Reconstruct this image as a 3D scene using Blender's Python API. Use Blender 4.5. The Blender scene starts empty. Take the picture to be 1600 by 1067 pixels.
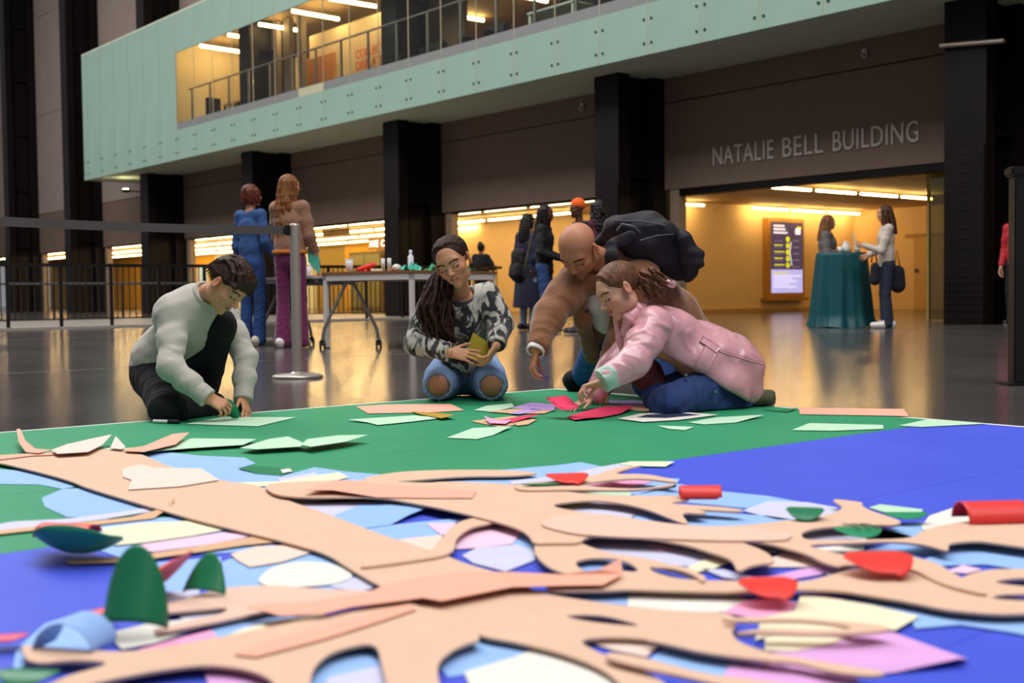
import bpy, bmesh, math, random
import numpy as np
from mathutils import Vector, Matrix

# ---------------------------------------------------------------- camera
FPX, PITCH, ROLL, HALL = 1884.66, .0396, -.012, .6845      # focal length in px of a 1600 px frame, tilt, roll, turn of the hall
CAMZ = .53
scene = bpy.context.scene
col = scene.collection
_F = np.array([0, math.cos(PITCH), -math.sin(PITCH)])
_U0 = np.array([0, math.sin(PITCH), math.cos(PITCH)])
_R0 = np.array([1., 0, 0])
_R = math.cos(ROLL) * _R0 + math.sin(ROLL) * _U0
_U = -math.sin(ROLL) * _R0 + math.cos(ROLL) * _U0
cam_d = bpy.data.cameras.new('camera')
cam_d.sensor_width = 36
cam_d.lens = FPX / 1600 * 36
cam_d.clip_end = 300
cam_d.clip_start = .05
cam_d.dof.use_dof = True
cam_d.dof.focus_distance = 5.7
cam_d.dof.aperture_fstop = 3.4
cam = bpy.data.objects.new('camera', cam_d)
col.objects.link(cam)
m = Matrix.Identity(4)
for i in range(3):
    m[i][0], m[i][1], m[i][2] = _R[i], _U[i], -_F[i]
m[2][3] = CAMZ
cam.matrix_world = m
scene.camera = cam

# ---------------------------------------------------------------- light and exposure
scene.view_settings.view_transform = 'Standard'
scene.view_settings.look = 'None'
scene.view_settings.gamma = 1
scene.view_settings.use_curve_mapping = False
scene.view_settings.exposure = 0.0
world = bpy.data.worlds.new('hall_air')
scene.world = world
world.use_nodes = True
world.node_tree.nodes['Background'].inputs[0].default_value = (.95, .93, 1.0, 1)
world.node_tree.nodes['Background'].inputs[1].default_value = .25

def area_light(name, loc, target, sx, sy, power, colour):
    d = bpy.data.lights.new(name, 'AREA')
    d.shape = 'RECTANGLE'
    d.size, d.size_y, d.energy, d.color = sx, sy, power, colour
    o = bpy.data.objects.new(name, d)
    o.location = loc
    o.rotation_euler = (Vector(target) - Vector(loc)).to_track_quat('-Z', 'Y').to_euler()
    col.objects.link(o)
    return o
# the long roof light of the hall, high above the collage
_rl = area_light('roof_light', (3 * math.cos(HALL) - 18 * math.sin(HALL), 3 * math.sin(HALL) + 18 * math.cos(HALL), 17), (0, 0, 0), 9, 64, 10600, (1, .975, .95))
_rl.rotation_euler = (0, 0, HALL)

# ---------------------------------------------------------------- coordinates
CA, SA = math.cos(HALL), math.sin(HALL)
def HT(p):                     # hall axes (u into the wall, v along it, z) to world
    u, v, z = p
    return (u * CA - v * SA, u * SA + v * CA, z)
def ray(x, y):
    return _R * (x - 800) / FPX + _U * (533.5 - y) / FPX + _F
def on_floor(x, y, z=0.):      # where a photo pixel meets the floor (or a level above it)
    d = ray(x, y)
    t = (z - CAMZ) / d[2]
    return Vector((d[0] * t, d[1] * t, z))
def at_dist(x, y, Y):          # a photo pixel at a given distance in front of the camera
    d = ray(x, y)
    return Vector((d[0] * Y / d[1], Y, CAMZ + d[2] * Y / d[1]))

# ---------------------------------------------------------------- materials
def lin(c):
    if isinstance(c, str):
        c = c.lstrip('#')
        c = [int(c[i:i + 2], 16) / 255 for i in (0, 2, 4)]
    return [x / 12.92 if x <= .04045 else ((x + .055) / 1.055) ** 2.4 for x in c] + [1]
MATS = {}
def mat(name, colour, rough=.6, metal=0., spec=.5, vary=0., scale=8., bump=0., bscale=60., emit=None, estr=0.,
        alpha=1., trans=0., sheen=0., coat=0., attr=None, stretch=None, ior=1.45, sss=0.):
    if name in MATS:
        return MATS[name]
    M = bpy.data.materials.new(name)
    M.use_nodes = True
    nt = M.node_tree
    b = nt.nodes['Principled BSDF']
    c = lin(colour)
    b.inputs['Base Color'].default_value = c
    b.inputs['Roughness'].default_value = rough
    b.inputs['Metallic'].default_value = metal
    b.inputs['Specular IOR Level'].default_value = spec
    b.inputs['IOR'].default_value = ior
    if alpha < 1: b.inputs['Alpha'].default_value = alpha
    if trans: b.inputs['Transmission Weight'].default_value = trans
    if sheen: b.inputs['Sheen Weight'].default_value = sheen
    if coat: b.inputs['Coat Weight'].default_value = coat
    if sss:
        b.inputs['Subsurface Weight'].default_value = sss
        b.inputs['Subsurface Radius'].default_value = (.012, .005, .003)
    if emit is not None:
        b.inputs['Emission Color'].default_value = lin(emit)
        b.inputs['Emission Strength'].default_value = estr
    tc = None
    def coords():
        nonlocal tc
        if tc is None:
            t = nt.nodes.new('ShaderNodeTexCoord')
            tc = t.outputs['Object']
            if stretch:
                mp = nt.nodes.new('ShaderNodeMapping')
                mp.inputs['Scale'].default_value = stretch
                nt.links.new(tc, mp.inputs['Vector'])
                tc = mp.outputs['Vector']
        return tc
    src = None
    if attr:
        a = nt.nodes.new('ShaderNodeVertexColor')
        a.layer_name = attr
        src = a.outputs['Color']
        nt.links.new(src, b.inputs['Base Color'])
    if vary:
        n = nt.nodes.new('ShaderNodeTexNoise')
        n.inputs['Scale'].default_value = scale
        n.inputs['Detail'].default_value = 4
        nt.links.new(coords(), n.inputs['Vector'])
        mr = nt.nodes.new('ShaderNodeMapRange')
        mr.inputs['From Min'].default_value = .3
        mr.inputs['From Max'].default_value = .7
        mr.inputs['To Min'].default_value = 1 - vary
        mr.inputs['To Max'].default_value = 1 + vary
        nt.links.new(n.outputs['Fac'], mr.inputs['Value'])
        mx = nt.nodes.new('ShaderNodeVectorMath')
        mx.operation = 'SCALE'
        mx.inputs[0].default_value = c[:3]
        if src: nt.links.new(src, mx.inputs[0])
        nt.links.new(mr.outputs['Result'], mx.inputs['Scale'])
        nt.links.new(mx.outputs['Vector'], b.inputs['Base Color'])
    if bump:
        n = nt.nodes.new('ShaderNodeTexNoise')
        n.inputs['Scale'].default_value = bscale
        n.inputs['Detail'].default_value = 3
        nt.links.new(coords(), n.inputs['Vector'])
        bp = nt.nodes.new('ShaderNodeBump')
        bp.inputs['Strength'].default_value = bump
        bp.inputs['Distance'].default_value = .01
        nt.links.new(n.outputs['Fac'], bp.inputs['Height'])
        nt.links.new(bp.outputs['Normal'], b.inputs['Normal'])
    MATS[name] = M
    return M

# ---------------------------------------------------------------- objects
def tag(o, label=None, cat=None, group=None, kind=None):
    if label: o['label'] = label
    if cat: o['category'] = cat
    if group: o['group'] = group
    if kind: o['kind'] = kind
    return o
def world_loc(o):
    p = Vector((0, 0, 0))
    while o is not None:
        p = p + o.location
        o = o.parent
    return p
def empty(name, loc, label=None, cat=None, group=None, kind=None):
    o = bpy.data.objects.new(name, None)
    o.empty_display_size = .1
    o.location = loc
    col.objects.link(o)
    return tag(o, label, cat, group, kind)
def add_mesh(name, verts, faces, material, parent=None, smooth=False, colours=None):
    """World-space vertices become one mesh object; its origin goes to its base (or stays at its parent)."""
    v = np.asarray(verts, float).reshape(-1, 3)
    if parent is None:
        org = np.array([v[:, 0].mean(), v[:, 1].mean(), v[:, 2].min()])
    else:
        org = np.array((v.min(0) + v.max(0)) / 2)
    me = bpy.data.meshes.new(name)
    if isinstance(faces, np.ndarray):
        n, k = faces.shape
        me.vertices.add(len(v)); me.vertices.foreach_set('co', (v - org).astype(np.float32).ravel())
        me.loops.add(n * k); me.loops.foreach_set('vertex_index', faces.astype(np.int32).ravel())
        me.polygons.add(n)
        me.polygons.foreach_set('loop_start', np.arange(0, n * k, k, dtype=np.int32))
        me.polygons.foreach_set('loop_total', np.full(n, k, dtype=np.int32))
        me.update(calc_edges=True)
        me.validate()
    else:
        me.from_pydata([tuple(p) for p in (v - org)], [], faces)
    if smooth is True:
        me.polygons.foreach_set('use_smooth', [True] * len(me.polygons))
    elif smooth:                                  # list of flags
        me.polygons.foreach_set('use_smooth', smooth)
    if colours is not None:
        ca = me.color_attributes.new('Col', 'FLOAT_COLOR', 'POINT')
        ca.data.foreach_set('color', np.asarray(colours, np.float32).ravel())
    me.materials.append(material)
    o = bpy.data.objects.new(name, me)
    if parent is not None:
        o.parent = parent
        org = org - np.array(world_loc(parent))
    o.location = org
    col.objects.link(o)
    return o
def inst(name, me, loc, rotz=0., parent=None, scale=None):
    o = bpy.data.objects.new(name, me)
    l = Vector(loc)
    if parent is not None:
        o.parent = parent
        l = l - world_loc(parent)
    o.location = l
    o.rotation_euler = (0, 0, rotz)
    if scale: o.scale = scale
    col.objects.link(o)
    return o

class MB:
    """Collects simple solids in world space (or through a transform T) and links them as one mesh."""
    def __init__(self, T=None):
        self.v, self.f, self.s, self.T = [], [], [], T
    def add(self, verts, faces, smooth=False):
        n = len(self.v)
        for p in verts:
            self.v.append(self.T(p) if self.T else tuple(p))
        for q in faces:
            self.f.append([i + n for i in q]); self.s.append(smooth)
        return self
    def box(self, x0, x1, y0, y1, z0, z1, bev=0.):
        if bev <= 0:
            v = [(x, y, z) for x in (x0, x1) for y in (y0, y1) for z in (z0, z1)]
            return self.add(v, [(0, 1, 3, 2), (4, 6, 7, 5), (0, 4, 5, 1), (2, 3, 7, 6), (0, 2, 6, 4), (1, 5, 7, 3)])
        bm = bmesh.new()
        bmesh.ops.create_cube(bm, size=1)
        for q in bm.verts:
            q.co = ((x0 + x1) / 2 + q.co.x * (x1 - x0), (y0 + y1) / 2 + q.co.y * (y1 - y0), (z0 + z1) / 2 + q.co.z * (z1 - z0))
        bmesh.ops.bevel(bm, geom=bm.edges[:], offset=bev, segments=2, affect='EDGES')
        bm.verts.index_update()
        self.add([q.co[:] for q in bm.verts], [[w.index for w in g.verts] for g in bm.faces])
        bm.free()
        return self
    def cyl(self, a, b, r0, r1=None, n=12, caps=True):
        r1 = r0 if r1 is None else r1
        a, b = Vector(a), Vector(b)
        d = (b - a).normalized()
        x = d.orthogonal().normalized(); y = d.cross(x)
        v = []
        for c, r in ((a, r0), (b, r1)):
            for i in range(n):
                t = 2 * math.pi * i / n
                v.append(c + (x * math.cos(t) + y * math.sin(t)) * r)
        self.add(v, [(i, (i + 1) % n, n + (i + 1) % n, n + i) for i in range(n)], True)
        if caps:
            self.add(v, [list(range(n))[::-1], list(range(n, 2 * n))])
        return self
    def tube(self, pts, r, n=8, caps=True):
        pts = [Vector(p) for p in pts]
        rr = r if isinstance(r, (list, tuple)) else [r] * len(pts)
        v, x = [], None
        for i, p in enumerate(pts):
            d = (pts[min(i + 1, len(pts) - 1)] - pts[max(i - 1, 0)])
            d = d.normalized() if d.length > 1e-9 else Vector((0, 0, 1))
            x = d.orthogonal().normalized() if x is None else (x - d * x.dot(d)).normalized()
            y = d.cross(x)
            for k in range(n):
                t = 2 * math.pi * k / n
                v.append(p + (x * math.cos(t) + y * math.sin(t)) * rr[i])
        f = [(i * n + k, i * n + (k + 1) % n, (i + 1) * n + (k + 1) % n, (i + 1) * n + k) for i in range(len(pts) - 1) for k in range(n)]
        self.add(v, f, True)
        if caps:
            self.add(v, [list(range(n))[::-1], list(range((len(pts) - 1) * n, len(pts) * n))])
        return self
    def lathe(self, prof, c, n=24):
        v = []
        for r, z in prof:
            for i in range(n):
                t = 2 * math.pi * i / n
                v.append((c[0] + r * math.cos(t), c[1] + r * math.sin(t), c[2] + z))
        f = [(j * n + i, j * n + (i + 1) % n, (j + 1) * n + (i + 1) % n, (j + 1) * n + i) for j in range(len(prof) - 1) for i in range(n)]
        return self.add(v, f, True)
    def build(self, name, material, parent=None, smooth=None):
        return add_mesh(name, self.v, self.f, material, parent, self.s if smooth is None else smooth)

def text_mesh(body, size, extrude=.004, spacing=1.0, font_scale_x=1.0):
    cu = bpy.data.curves.new('lettering', 'FONT')
    cu.body = body
    cu.size = size
    cu.extrude = extrude
    cu.space_character = spacing
    cu.resolution_u = 4
    o = bpy.data.objects.new('lettering', cu)
    col.objects.link(o)
    dg = bpy.context.evaluated_depsgraph_get()
    me = bpy.data.meshes.new_from_object(o.evaluated_get(dg))
    bpy.data.objects.remove(o)
    bpy.data.curves.remove(cu)
    co = np.empty(len(me.vertices) * 3, np.float32)
    me.vertices.foreach_get('co', co)
    co = co.reshape(-1, 3)
    co[:, 0] *= font_scale_x
    faces = [list(p.vertices) for p in me.polygons]
    bpy.data.meshes.remove(me)
    return co, faces
# ================================================================ the hall
U0, V0, SP, CW, UW = 16.18, 9.75, 7.46, .657, 17.44     # column front, first column, spacing, column width, wall plane
HS = 4.70                                               # underside of the balcony box
rnd = random.Random(7)

# floor: dark polished concrete
def floor_material():
    M = mat('polished_concrete', '#4a4746', rough=.24, spec=.55)
    nt = M.node_tree
    b = nt.nodes['Principled BSDF']
    tc = nt.nodes.new('ShaderNodeTexCoord')
    n1 = nt.nodes.new('ShaderNodeTexNoise'); n1.inputs['Scale'].default_value = .9; n1.inputs['Detail'].default_value = 8
    n2 = nt.nodes.new('ShaderNodeTexNoise'); n2.inputs['Scale'].default_value = 14; n2.inputs['Detail'].default_value = 6
    nt.links.new(tc.outputs['Object'], n1.inputs['Vector']); nt.links.new(tc.outputs['Object'], n2.inputs['Vector'])
    r = nt.nodes.new('ShaderNodeValToRGB')
    r.color_ramp.elements[0].position, r.color_ramp.elements[1].position = .3, .72
    r.color_ramp.elements[0].color, r.color_ramp.elements[1].color = lin('#423f3f'), lin('#55504e')
    nt.links.new(n1.outputs['Fac'], r.inputs['Fac']); nt.links.new(r.outputs['Color'], b.inputs['Base Color'])
    mr = nt.nodes.new('ShaderNodeMapRange')
    mr.inputs['To Min'].default_value, mr.inputs['To Max'].default_value = .13, .22
    nt.links.new(n2.outputs['Fac'], mr.inputs['Value']); nt.links.new(mr.outputs['Result'], b.inputs['Roughness'])
    bp = nt.nodes.new('ShaderNodeBump'); bp.inputs['Strength'].default_value = .012; bp.inputs['Distance'].default_value = .01
    n3 = nt.nodes.new('ShaderNodeTexNoise'); n3.inputs['Scale'].default_value = 5; n3.inputs['Detail'].default_value = 2
    nt.links.new(tc.outputs['Object'], n3.inputs['Vector'])
    nt.links.new(n3.outputs['Fac'], bp.inputs['Height']); nt.links.new(bp.outputs['Normal'], b.inputs['Normal'])
    return M
fl = MB(HT).box(-12, 40, -14, 95, -.2, 0).build('floor', floor_material())
tag(fl, kind='structure')
joint_m = mat('floor_joint', '#7d7873', rough=.5)
for q in (9.0 + SP, 9.0):
    MB(HT).box(-12, UW, q, q + .012, -.01, .0012).build('floor_joint', joint_m, fl)

# walls between the columns
wall_m = mat('wall_grey', '#93837a', rough=.85, vary=.05, scale=3, bump=.05, bscale=120)
fascia_m = mat('fascia_shaded', '#705d4f', rough=.85, vary=.05, scale=3, bump=.05, bscale=120)  # same wall, with the shade below the balcony put into a darker colour
steel_m = mat('black_steel', '#0e0907', rough=.5, spec=.22, vary=.25, scale=2.5, bump=.08, bscale=40)
jamb_m = mat('jamb_tan', '#8d7a64', rough=.7, vary=.06, scale=4)
wb = tag(empty('wall_back', HT((UW, 25, 0))), kind='structure')
BOX_END = 42.65
for k in range(-2, 8):
    a, b = V0 + k * SP, V0 + (k + 1) * SP - CW
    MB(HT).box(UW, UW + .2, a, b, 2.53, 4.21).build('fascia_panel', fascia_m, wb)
    if k <= 4:
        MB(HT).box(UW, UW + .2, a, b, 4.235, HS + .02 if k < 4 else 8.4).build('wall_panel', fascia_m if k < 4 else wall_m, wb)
        MB(HT).box(UW, UW + .2, a, b, 9.0, 12.6).build('wall_panel', wall_m, wb)
        MB(HT).box(UW, UW + .2, a, b, 12.62, 18).build('wall_panel', wall_m, wb)
    else:
        for z0, z1 in ((4.235, 8.4), (8.42, 12.6), (12.62, 18)):
            MB(HT).box(UW, UW + .2, a, b, z0, z1).build('wall_panel', wall_m, wb)
    MB(HT).box(UW + .03, UW + .2, a, b, 4.205, 4.24).build('seam', steel_m, wb)
    MB(HT).box(UW + .02, UW + .22, b - .36, b - .12, 0, 2.53).build('jamb', jamb_m, wb)
    MB(HT).box(UW + .02, UW + .3, a, b - (.36 if k == 0 else 0), 2.40 if k == 0 else 2.49, 2.528).build('lintel', steel_m, wb)
    MB(HT).box(UW + .01, UW + .2, b, b + CW, 0, 18).build('wall_strip', steel_m, wb)

# riveted steel columns
def column_meshes():
    ms = {}
    def keep(name, mb):
        o = mb.build(name, steel_m)
        me = o.data
        off = np.array(o.location)
        co = np.empty(len(me.vertices) * 3, np.float32); me.vertices.foreach_get('co', co)
        me.vertices.foreach_set('co', (co.reshape(-1, 3) + off).astype(np.float32).ravel())
        bpy.data.objects.remove(o)
        ms[name] = me
    D = UW - U0
    mb = MB(); mb.box(0, .06, -CW, 0, 0, 18); mb.box(.06, .30, -CW, -CW + .05, 0, 18); mb.box(.06, .30, -.05, 0, 0, 18)
    mb.box(.26, .30, -CW, 0, 0, 18); mb.box(-.02, 0, -CW + .02, -.02, 0, 2.6); keep('front_flange', mb)
    mb = MB(); mb.box(.30, D - .32, -CW / 2 - .10, -CW / 2 + .10, 0, 18); keep('web', mb)
    mb = MB(); mb.box(D - .32, D, -CW, 0, 0, 18); keep('rear_flange', mb)
    mb = MB()
    for z in (2.75, 5.2, 7.6, 9.9, 12.2): mb.box(.30, D - .32, -CW + .06, -.06, z, z + .05)
    keep('tie_plate', mb)
    def dome(mb, c, n, r=.018):
        n = Vector(n); x = n.orthogonal().normalized(); y = n.cross(x); c = Vector(c)
        v = [c + (x * math.cos(t) + y * math.sin(t)) * r for t in [i * math.pi / 3 for i in range(6)]]
        v += [c + (x * math.cos(t) + y * math.sin(t)) * r * .55 + n * r * .6 for t in [i * math.pi / 3 for i in range(6)]]
        mb.add(v, [(i, (i + 1) % 6, 6 + (i + 1) % 6, 6 + i) for i in range(6)] + [(6, 7, 8, 9, 10, 11)], True)
    mb = MB()
    z = .12
    while z < 2.62:
        for v in (-.08, -.30, -.37, CW * -1 + .07): dome(mb, (-.02, v, z), (-1, 0, 0))
        if z < .72:
            for v in (-.14, -.2, -.46, -.52): dome(mb, (-.02, v, z), (-1, 0, 0))
        for u in (.08, .2): dome(mb, (u, -CW, z), (0, -1, 0))
        for u in (D - .25, D - .09): dome(mb, (u, -CW, z), (0, -1, 0))
        z += .1 if z < .72 else .135
    keep('rivets', mb)
    return ms
CM = column_meshes()
for k in range(-1, 8):
    c = empty('steel_column', HT((U0, V0 + k * SP, 0)), 'black riveted steel column standing against the hall wall', 'column', 'riveted columns along the hall wall')
    for nme, me in CM.items():
        o = inst(nme, me, HT((U0, V0 + k * SP, 0)), HALL, c)
        if nme == 'rivets': o['kind'] = 'stuff'

# a pale bar fixed across the nearest column
tag(MB(HT).cyl((U0 - .05, 9.78, 4.07), (U0 - .05, 8.8, 3.98), .035, n=8).build('barrier_bar', mat('pale_metal', '#a89a8c', rough=.45, metal=.6)),
    'pale metal bar fixed across the wide column by the lettering', 'bar')

# ---------------------------------------------------------------- the frosted glass balcony box
UB, ZT, ZS, ZW = 15.41, 9.05, 5.59, 5.80
WIN_END, ZWT = 34.95, 7.90
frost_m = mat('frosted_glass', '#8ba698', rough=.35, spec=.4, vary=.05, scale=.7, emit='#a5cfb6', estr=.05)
frit_m = mat('grey_frit', '#7f8281', rough=.4)
soffit_m = mat('soffit_board', '#c2cab2', rough=.8, vary=.05, scale=2)
def glass_material(name, tint, gloss):
    M = bpy.data.materials.new(name); M.use_nodes = True
    nt = M.node_tree; nt.nodes.clear()
    out = nt.nodes.new('ShaderNodeOutputMaterial')
    tr = nt.nodes.new('ShaderNodeBsdfTransparent'); tr.inputs[0].default_value = lin(tint)
    gl = nt.nodes.new('ShaderNodeBsdfGlossy'); gl.inputs['Roughness'].default_value = .02
    mx = nt.nodes.new('ShaderNodeMixShader'); mx.inputs[0].default_value = gloss
    nt.links.new(tr.outputs[0], mx.inputs[1]); nt.links.new(gl.outputs[0], mx.inputs[2]); nt.links.new(mx.outputs[0], out.inputs[0])
    MATS[name] = M
    return M
pane_m = glass_material('clear_glass', '#f2f5f0', .05)
green_glass_m = glass_material('green_glass', '#c9cf9a', .08)
bolt_m = mat('dark_bolt', '#2a2f2c', rough=.4, metal=.5)
alu_m = mat('grey_metal', '#8f8a84', rough=.4, metal=.7)
box = empty('balcony_box', HT((UB, 22, HS)), 'long pale green frosted glass balcony box projecting from the hall wall', 'balcony')
SEAM = 1.235
for i in range(-8, 25):
    a = 12.54 + i * SEAM
    b = min(a + SEAM, BOX_END)
    if i == 24: b = BOX_END
    low_only = a < WIN_END - .3
    g = .010
    if low_only:
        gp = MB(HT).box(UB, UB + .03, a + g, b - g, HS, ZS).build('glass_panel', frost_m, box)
        MB(HT).box(UB + .002, UB + .03, a + g, b - g, ZS, ZW).build('sill_strip', mat('cream_frit', '#b9b99a', rough=.4) if i == 11 else frit_m, box)
        MB(HT).box(UB + .01, UB + .02, a + g, b - g, ZW, ZWT).build('window_pane', pane_m, box)
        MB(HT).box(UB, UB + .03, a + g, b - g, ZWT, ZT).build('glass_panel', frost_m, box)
        MB(HT).box(UB + .005, UB + .025, b - g, b + g, HS, ZT).build('joint_strip', mat('joint_silver', '#b9a98c', rough=.5), box)
    else:
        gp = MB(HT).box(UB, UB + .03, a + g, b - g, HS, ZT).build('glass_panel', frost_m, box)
    bb = MB(HT)
    for z in (HS + .2, HS + .62):
        for v in (a + .09, b - .09):
            bb.cyl((UB - .014, v, z), (UB, v, z), .026, n=8)
    bo = bb.build('bolts', bolt_m, gp); bo['kind'] = 'stuff'
    MB(HT).box(UB + .035, UW + .0, a + .006, b - .006, HS, HS + .05).build('soffit_panel', soffit_m, box)
MB(HT).box(UB, UW - .02, -2, BOX_END, ZT, ZT + .05).build('roof', soffit_m, box)
MB(HT).box(UB + .05, 24, 3, 36.2, ZW - .35, ZW - .3).build('deck', mat('deck_grey', '#5d564c', rough=.7), box)
MB(HT).box(UB + .06, UB + .12, 35.0, BOX_END, HS + .1, ZT).build('backing', frost_m, box)
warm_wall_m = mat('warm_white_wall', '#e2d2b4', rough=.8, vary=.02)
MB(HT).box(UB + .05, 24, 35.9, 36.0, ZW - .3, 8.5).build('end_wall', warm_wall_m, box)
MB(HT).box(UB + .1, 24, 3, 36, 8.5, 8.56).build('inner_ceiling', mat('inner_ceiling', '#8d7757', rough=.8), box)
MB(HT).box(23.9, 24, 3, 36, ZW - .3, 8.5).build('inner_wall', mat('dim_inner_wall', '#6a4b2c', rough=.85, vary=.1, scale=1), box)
MB(HT).box(17.85, 17.95, 25.2, 31.0, ZW - .3, 8.05).build('partition', warm_wall_m, box)
MB(HT).box(17.75, 17.82, 29.5, 31.0, ZW - .3, 7.35).build('partition', mat('orange_wood', '#c98a4a', rough=.7), box)
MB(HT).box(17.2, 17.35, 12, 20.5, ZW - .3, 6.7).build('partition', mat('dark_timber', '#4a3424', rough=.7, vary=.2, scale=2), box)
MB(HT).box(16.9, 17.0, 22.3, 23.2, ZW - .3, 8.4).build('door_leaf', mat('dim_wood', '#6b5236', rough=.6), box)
dl = MB(HT).box(17.2, 18.5, 35.86, 35.9, ZW - .3, 7.5).build('door_leaf', mat('warm_white_door', '#dccaa8', rough=.7), box)
MB(HT).cyl((17.35, 35.84, 6.55), (17.35, 35.84, 6.8), .02, n=6).build('handle', alu_m, dl)
for v, w in ((31.9, .5), (31.0, .35), (30.2, .25)):
    MB(HT).box(17.0, 17.15, v - w, v, ZW - .3, 8.45).build('wall_pier', mat('pier_grey', '#6c6259', rough=.7), box)
# handrail just behind the glass
hr = MB(HT).tube([(UB + .45, 4, 6.86), (UB + .45, 34.85, 6.86)], .028, 8).build('handrail', alu_m, box)
v = 5.0
while v < 34.9:
    MB(HT).box(UB + .43, UB + .47, v - .03, v + .03, ZW - .3, 6.86).build('rail_post', alu_m, box)
    v += SEAM
# lettering on the partition
def place_text(name, body, size, origin, right, up, material, parent=None, spacing=1., sx=1., extrude=.006):
    co, faces = text_mesh(body, size, extrude, spacing, sx)
    r, u = Vector(right).normalized(), Vector(up).normalized()
    n = r.cross(u)
    w = [Vector(origin) + r * float(p[0]) + u * float(p[1]) + n * float(p[2]) for p in co]
    return add_mesh(name, [tuple(p) for p in w], faces, material, parent)
DV = Vector(HT((0, -1, 0)))                          # reading direction on the hall wall
orange_m = mat('orange_print', '#f0702a', rough=.6); dark_print_m = mat('grey_print', '#4a4038', rough=.6)
for j, (t, mm) in enumerate((('COLLECTION', orange_m), ('DISPLAYS', orange_m), ('ARTIST ROOMS', dark_print_m))):
    tg = place_text('sign_lettering', t, .33, HT((17.84, 28.5, 7.0 - j * .31)), DV, (0, 0, 1), mm, box)
# tube lights under the inner ceiling
def tube_material(name, c, s):
    M = bpy.data.materials.new(name); M.use_nodes = True
    nt = M.node_tree; nt.nodes.clear()
    out = nt.nodes.new('ShaderNodeOutputMaterial'); e = nt.nodes.new('ShaderNodeEmission')
    e.inputs[0].default_value = lin(c); e.inputs[1].default_value = s
    nt.links.new(e.outputs[0], out.inputs[0]); MATS[name] = M
    return M
tube_m = tube_material('lit_tube', '#ffd28a', 42)
box_tube_m = tube_material('lit_box_tube', '#ffd28a', 55)
def tube_light(a, b, label, group, r=.025):
    a, b = Vector(a), Vector(b)
    t = empty('tube_light', (a + b) / 2, label, 'ceiling light', group)
    MB().cyl(a, b, r, n=8).build('tube', box_tube_m if 'balcony' in group else tube_m, t)
    e = Vector((0, 0, r + .012))
    MB().cyl(a + e, b + e, .02, n=6).build('fitting', alu_m, t)
for x0, y0, x1, y1 in ((313, 71.5, 376, 81), (405, 38, 477, 49), (457, 17, 529, 30), (515, -2, 587, 10), (357, 54.5, 380, 58)):
    tube_light(on_floor(x0, y0, 8.2), on_floor(x1, y1, 8.2), 'warm tube light under the ceiling inside the glass balcony', 'tube lights inside the balcony', .045)
for v in (33.2, 30.4, 27.6, 24.8, 22.0, 19.2):  # extra tubes added deep inside only to brighten the interior
    tube_light(HT((19.6, v, 8.4)), HT((21.6, v, 8.4)), 'added warm tube brightening the inside of the glass balcony', 'tubes added to brighten the balcony', .05)
# the floodlight whose glow catches the box's far underside
fl_ = empty('floodlight', HT((16.2, 40.9, 4.25)), 'small floodlight washing the far underside of the glass balcony', 'lamp')
MB(HT).box(16.1, 16.3, 40.8, 41.0, 4.2, 4.3).build('housing', steel_m, fl_)
MB(HT).box(16.3, UW, 40.88, 40.92, 4.22, 4.26).build('bracket', steel_m, fl_)
MB(HT).box(16.12, 16.28, 40.82, 40.98, 4.3, 4.31).build('lens', tube_material('lit_lens', '#fff2c0', 60), fl_)

# ---------------------------------------------------------------- lettering on the fascia
let_m = mat('pale_lettering', '#b5aaa2', rough=.6)
nb = empty('building_sign', HT((UW, 13, 2.9)), 'pale capital lettering naming the building on the grey fascia', 'sign')
for word, xs, xe in (('NATALIE', 15.29, 13.86), ('BELL', 13.66, 12.79), ('BUILDING', 12.59, 10.95)):
    c2, f2 = text_mesh(word, 1, .012, 1.06, 1.)
    x0, x1, h = c2[:, 0].min(), c2[:, 0].max(), c2[:, 1].max()
    L = xs - xe
    w = []
    for p in c2:
        w.append(HT((UW - .012 + (-p[2]), xs - (p[0] - x0) / (x1 - x0) * L, 2.90 + p[1] / h * .34)))
    add_mesh('lettering', w, f2, let_m, nb)
# small sensors on the fascia
for (u, v, z, l) in ((UW, 11.95, 4.46, 'small pale sensor box on the fascia above the lettering'), (UW, 18.9, 4.46, 'small pale sensor box on the fascia right beside a column')):
    s = empty('sensor', HT((u, v, z)), l, 'sensor')
    MB(HT).box(u - .05, u, v - .05, v + .05, z - .08, z + .08, .01).build('housing', let_m, s)
    MB(HT).cyl((u - .05, v, z - .03), (u - .1, v, z - .05), .03, n=8).build('lens', alu_m, s)

# ---------------------------------------------------------------- rooms behind the openings
lob_wall_m = mat('lobby_wall', '#ecd09a', rough=.75, vary=.02, scale=2)
lob_ceil_m = mat('lobby_ceiling', '#c2a878', rough=.7)
wl = tag(MB(HT).box(19.2, 29, 19.6, 19.75, 0, 2.66).build('wall_left', lob_wall_m), kind='structure')
tag(MB(HT).box(28, 28.2, -6, 19.6, 0, 2.66).build('wall_rear', lob_wall_m), kind='structure')
tag(MB(HT).box(22.5, 22.7, 19.75, 30.6, 0, 2.66).build('wall_inner', lob_wall_m), kind='structure')
ce = tag(empty('ceiling', HT((20, 20, 2.66))), kind='structure')
for i in range(12):
    a = -6 + i * 2.15
    MB(HT).box(UW + .2, 28.2, a, a + 2.12, 2.66, 2.76).build('ceiling_panel', lob_ceil_m, ce)
for i in range(27):
    a = 19.8 + i * 2.15
    MB(HT).box(UW + .2, 26.2, a, a + 2.12, 2.66, 2.76).build('ceiling_panel', lob_ceil_m, ce)
sw = tag(empty('wall_shop', HT((26, 50, 0))), kind='structure')
yellow_m = mat('shop_yellow', '#e0b03c', rough=.7); white_m = mat('shop_white', '#e8efe4', rough=.6)
v = 30.6
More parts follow.
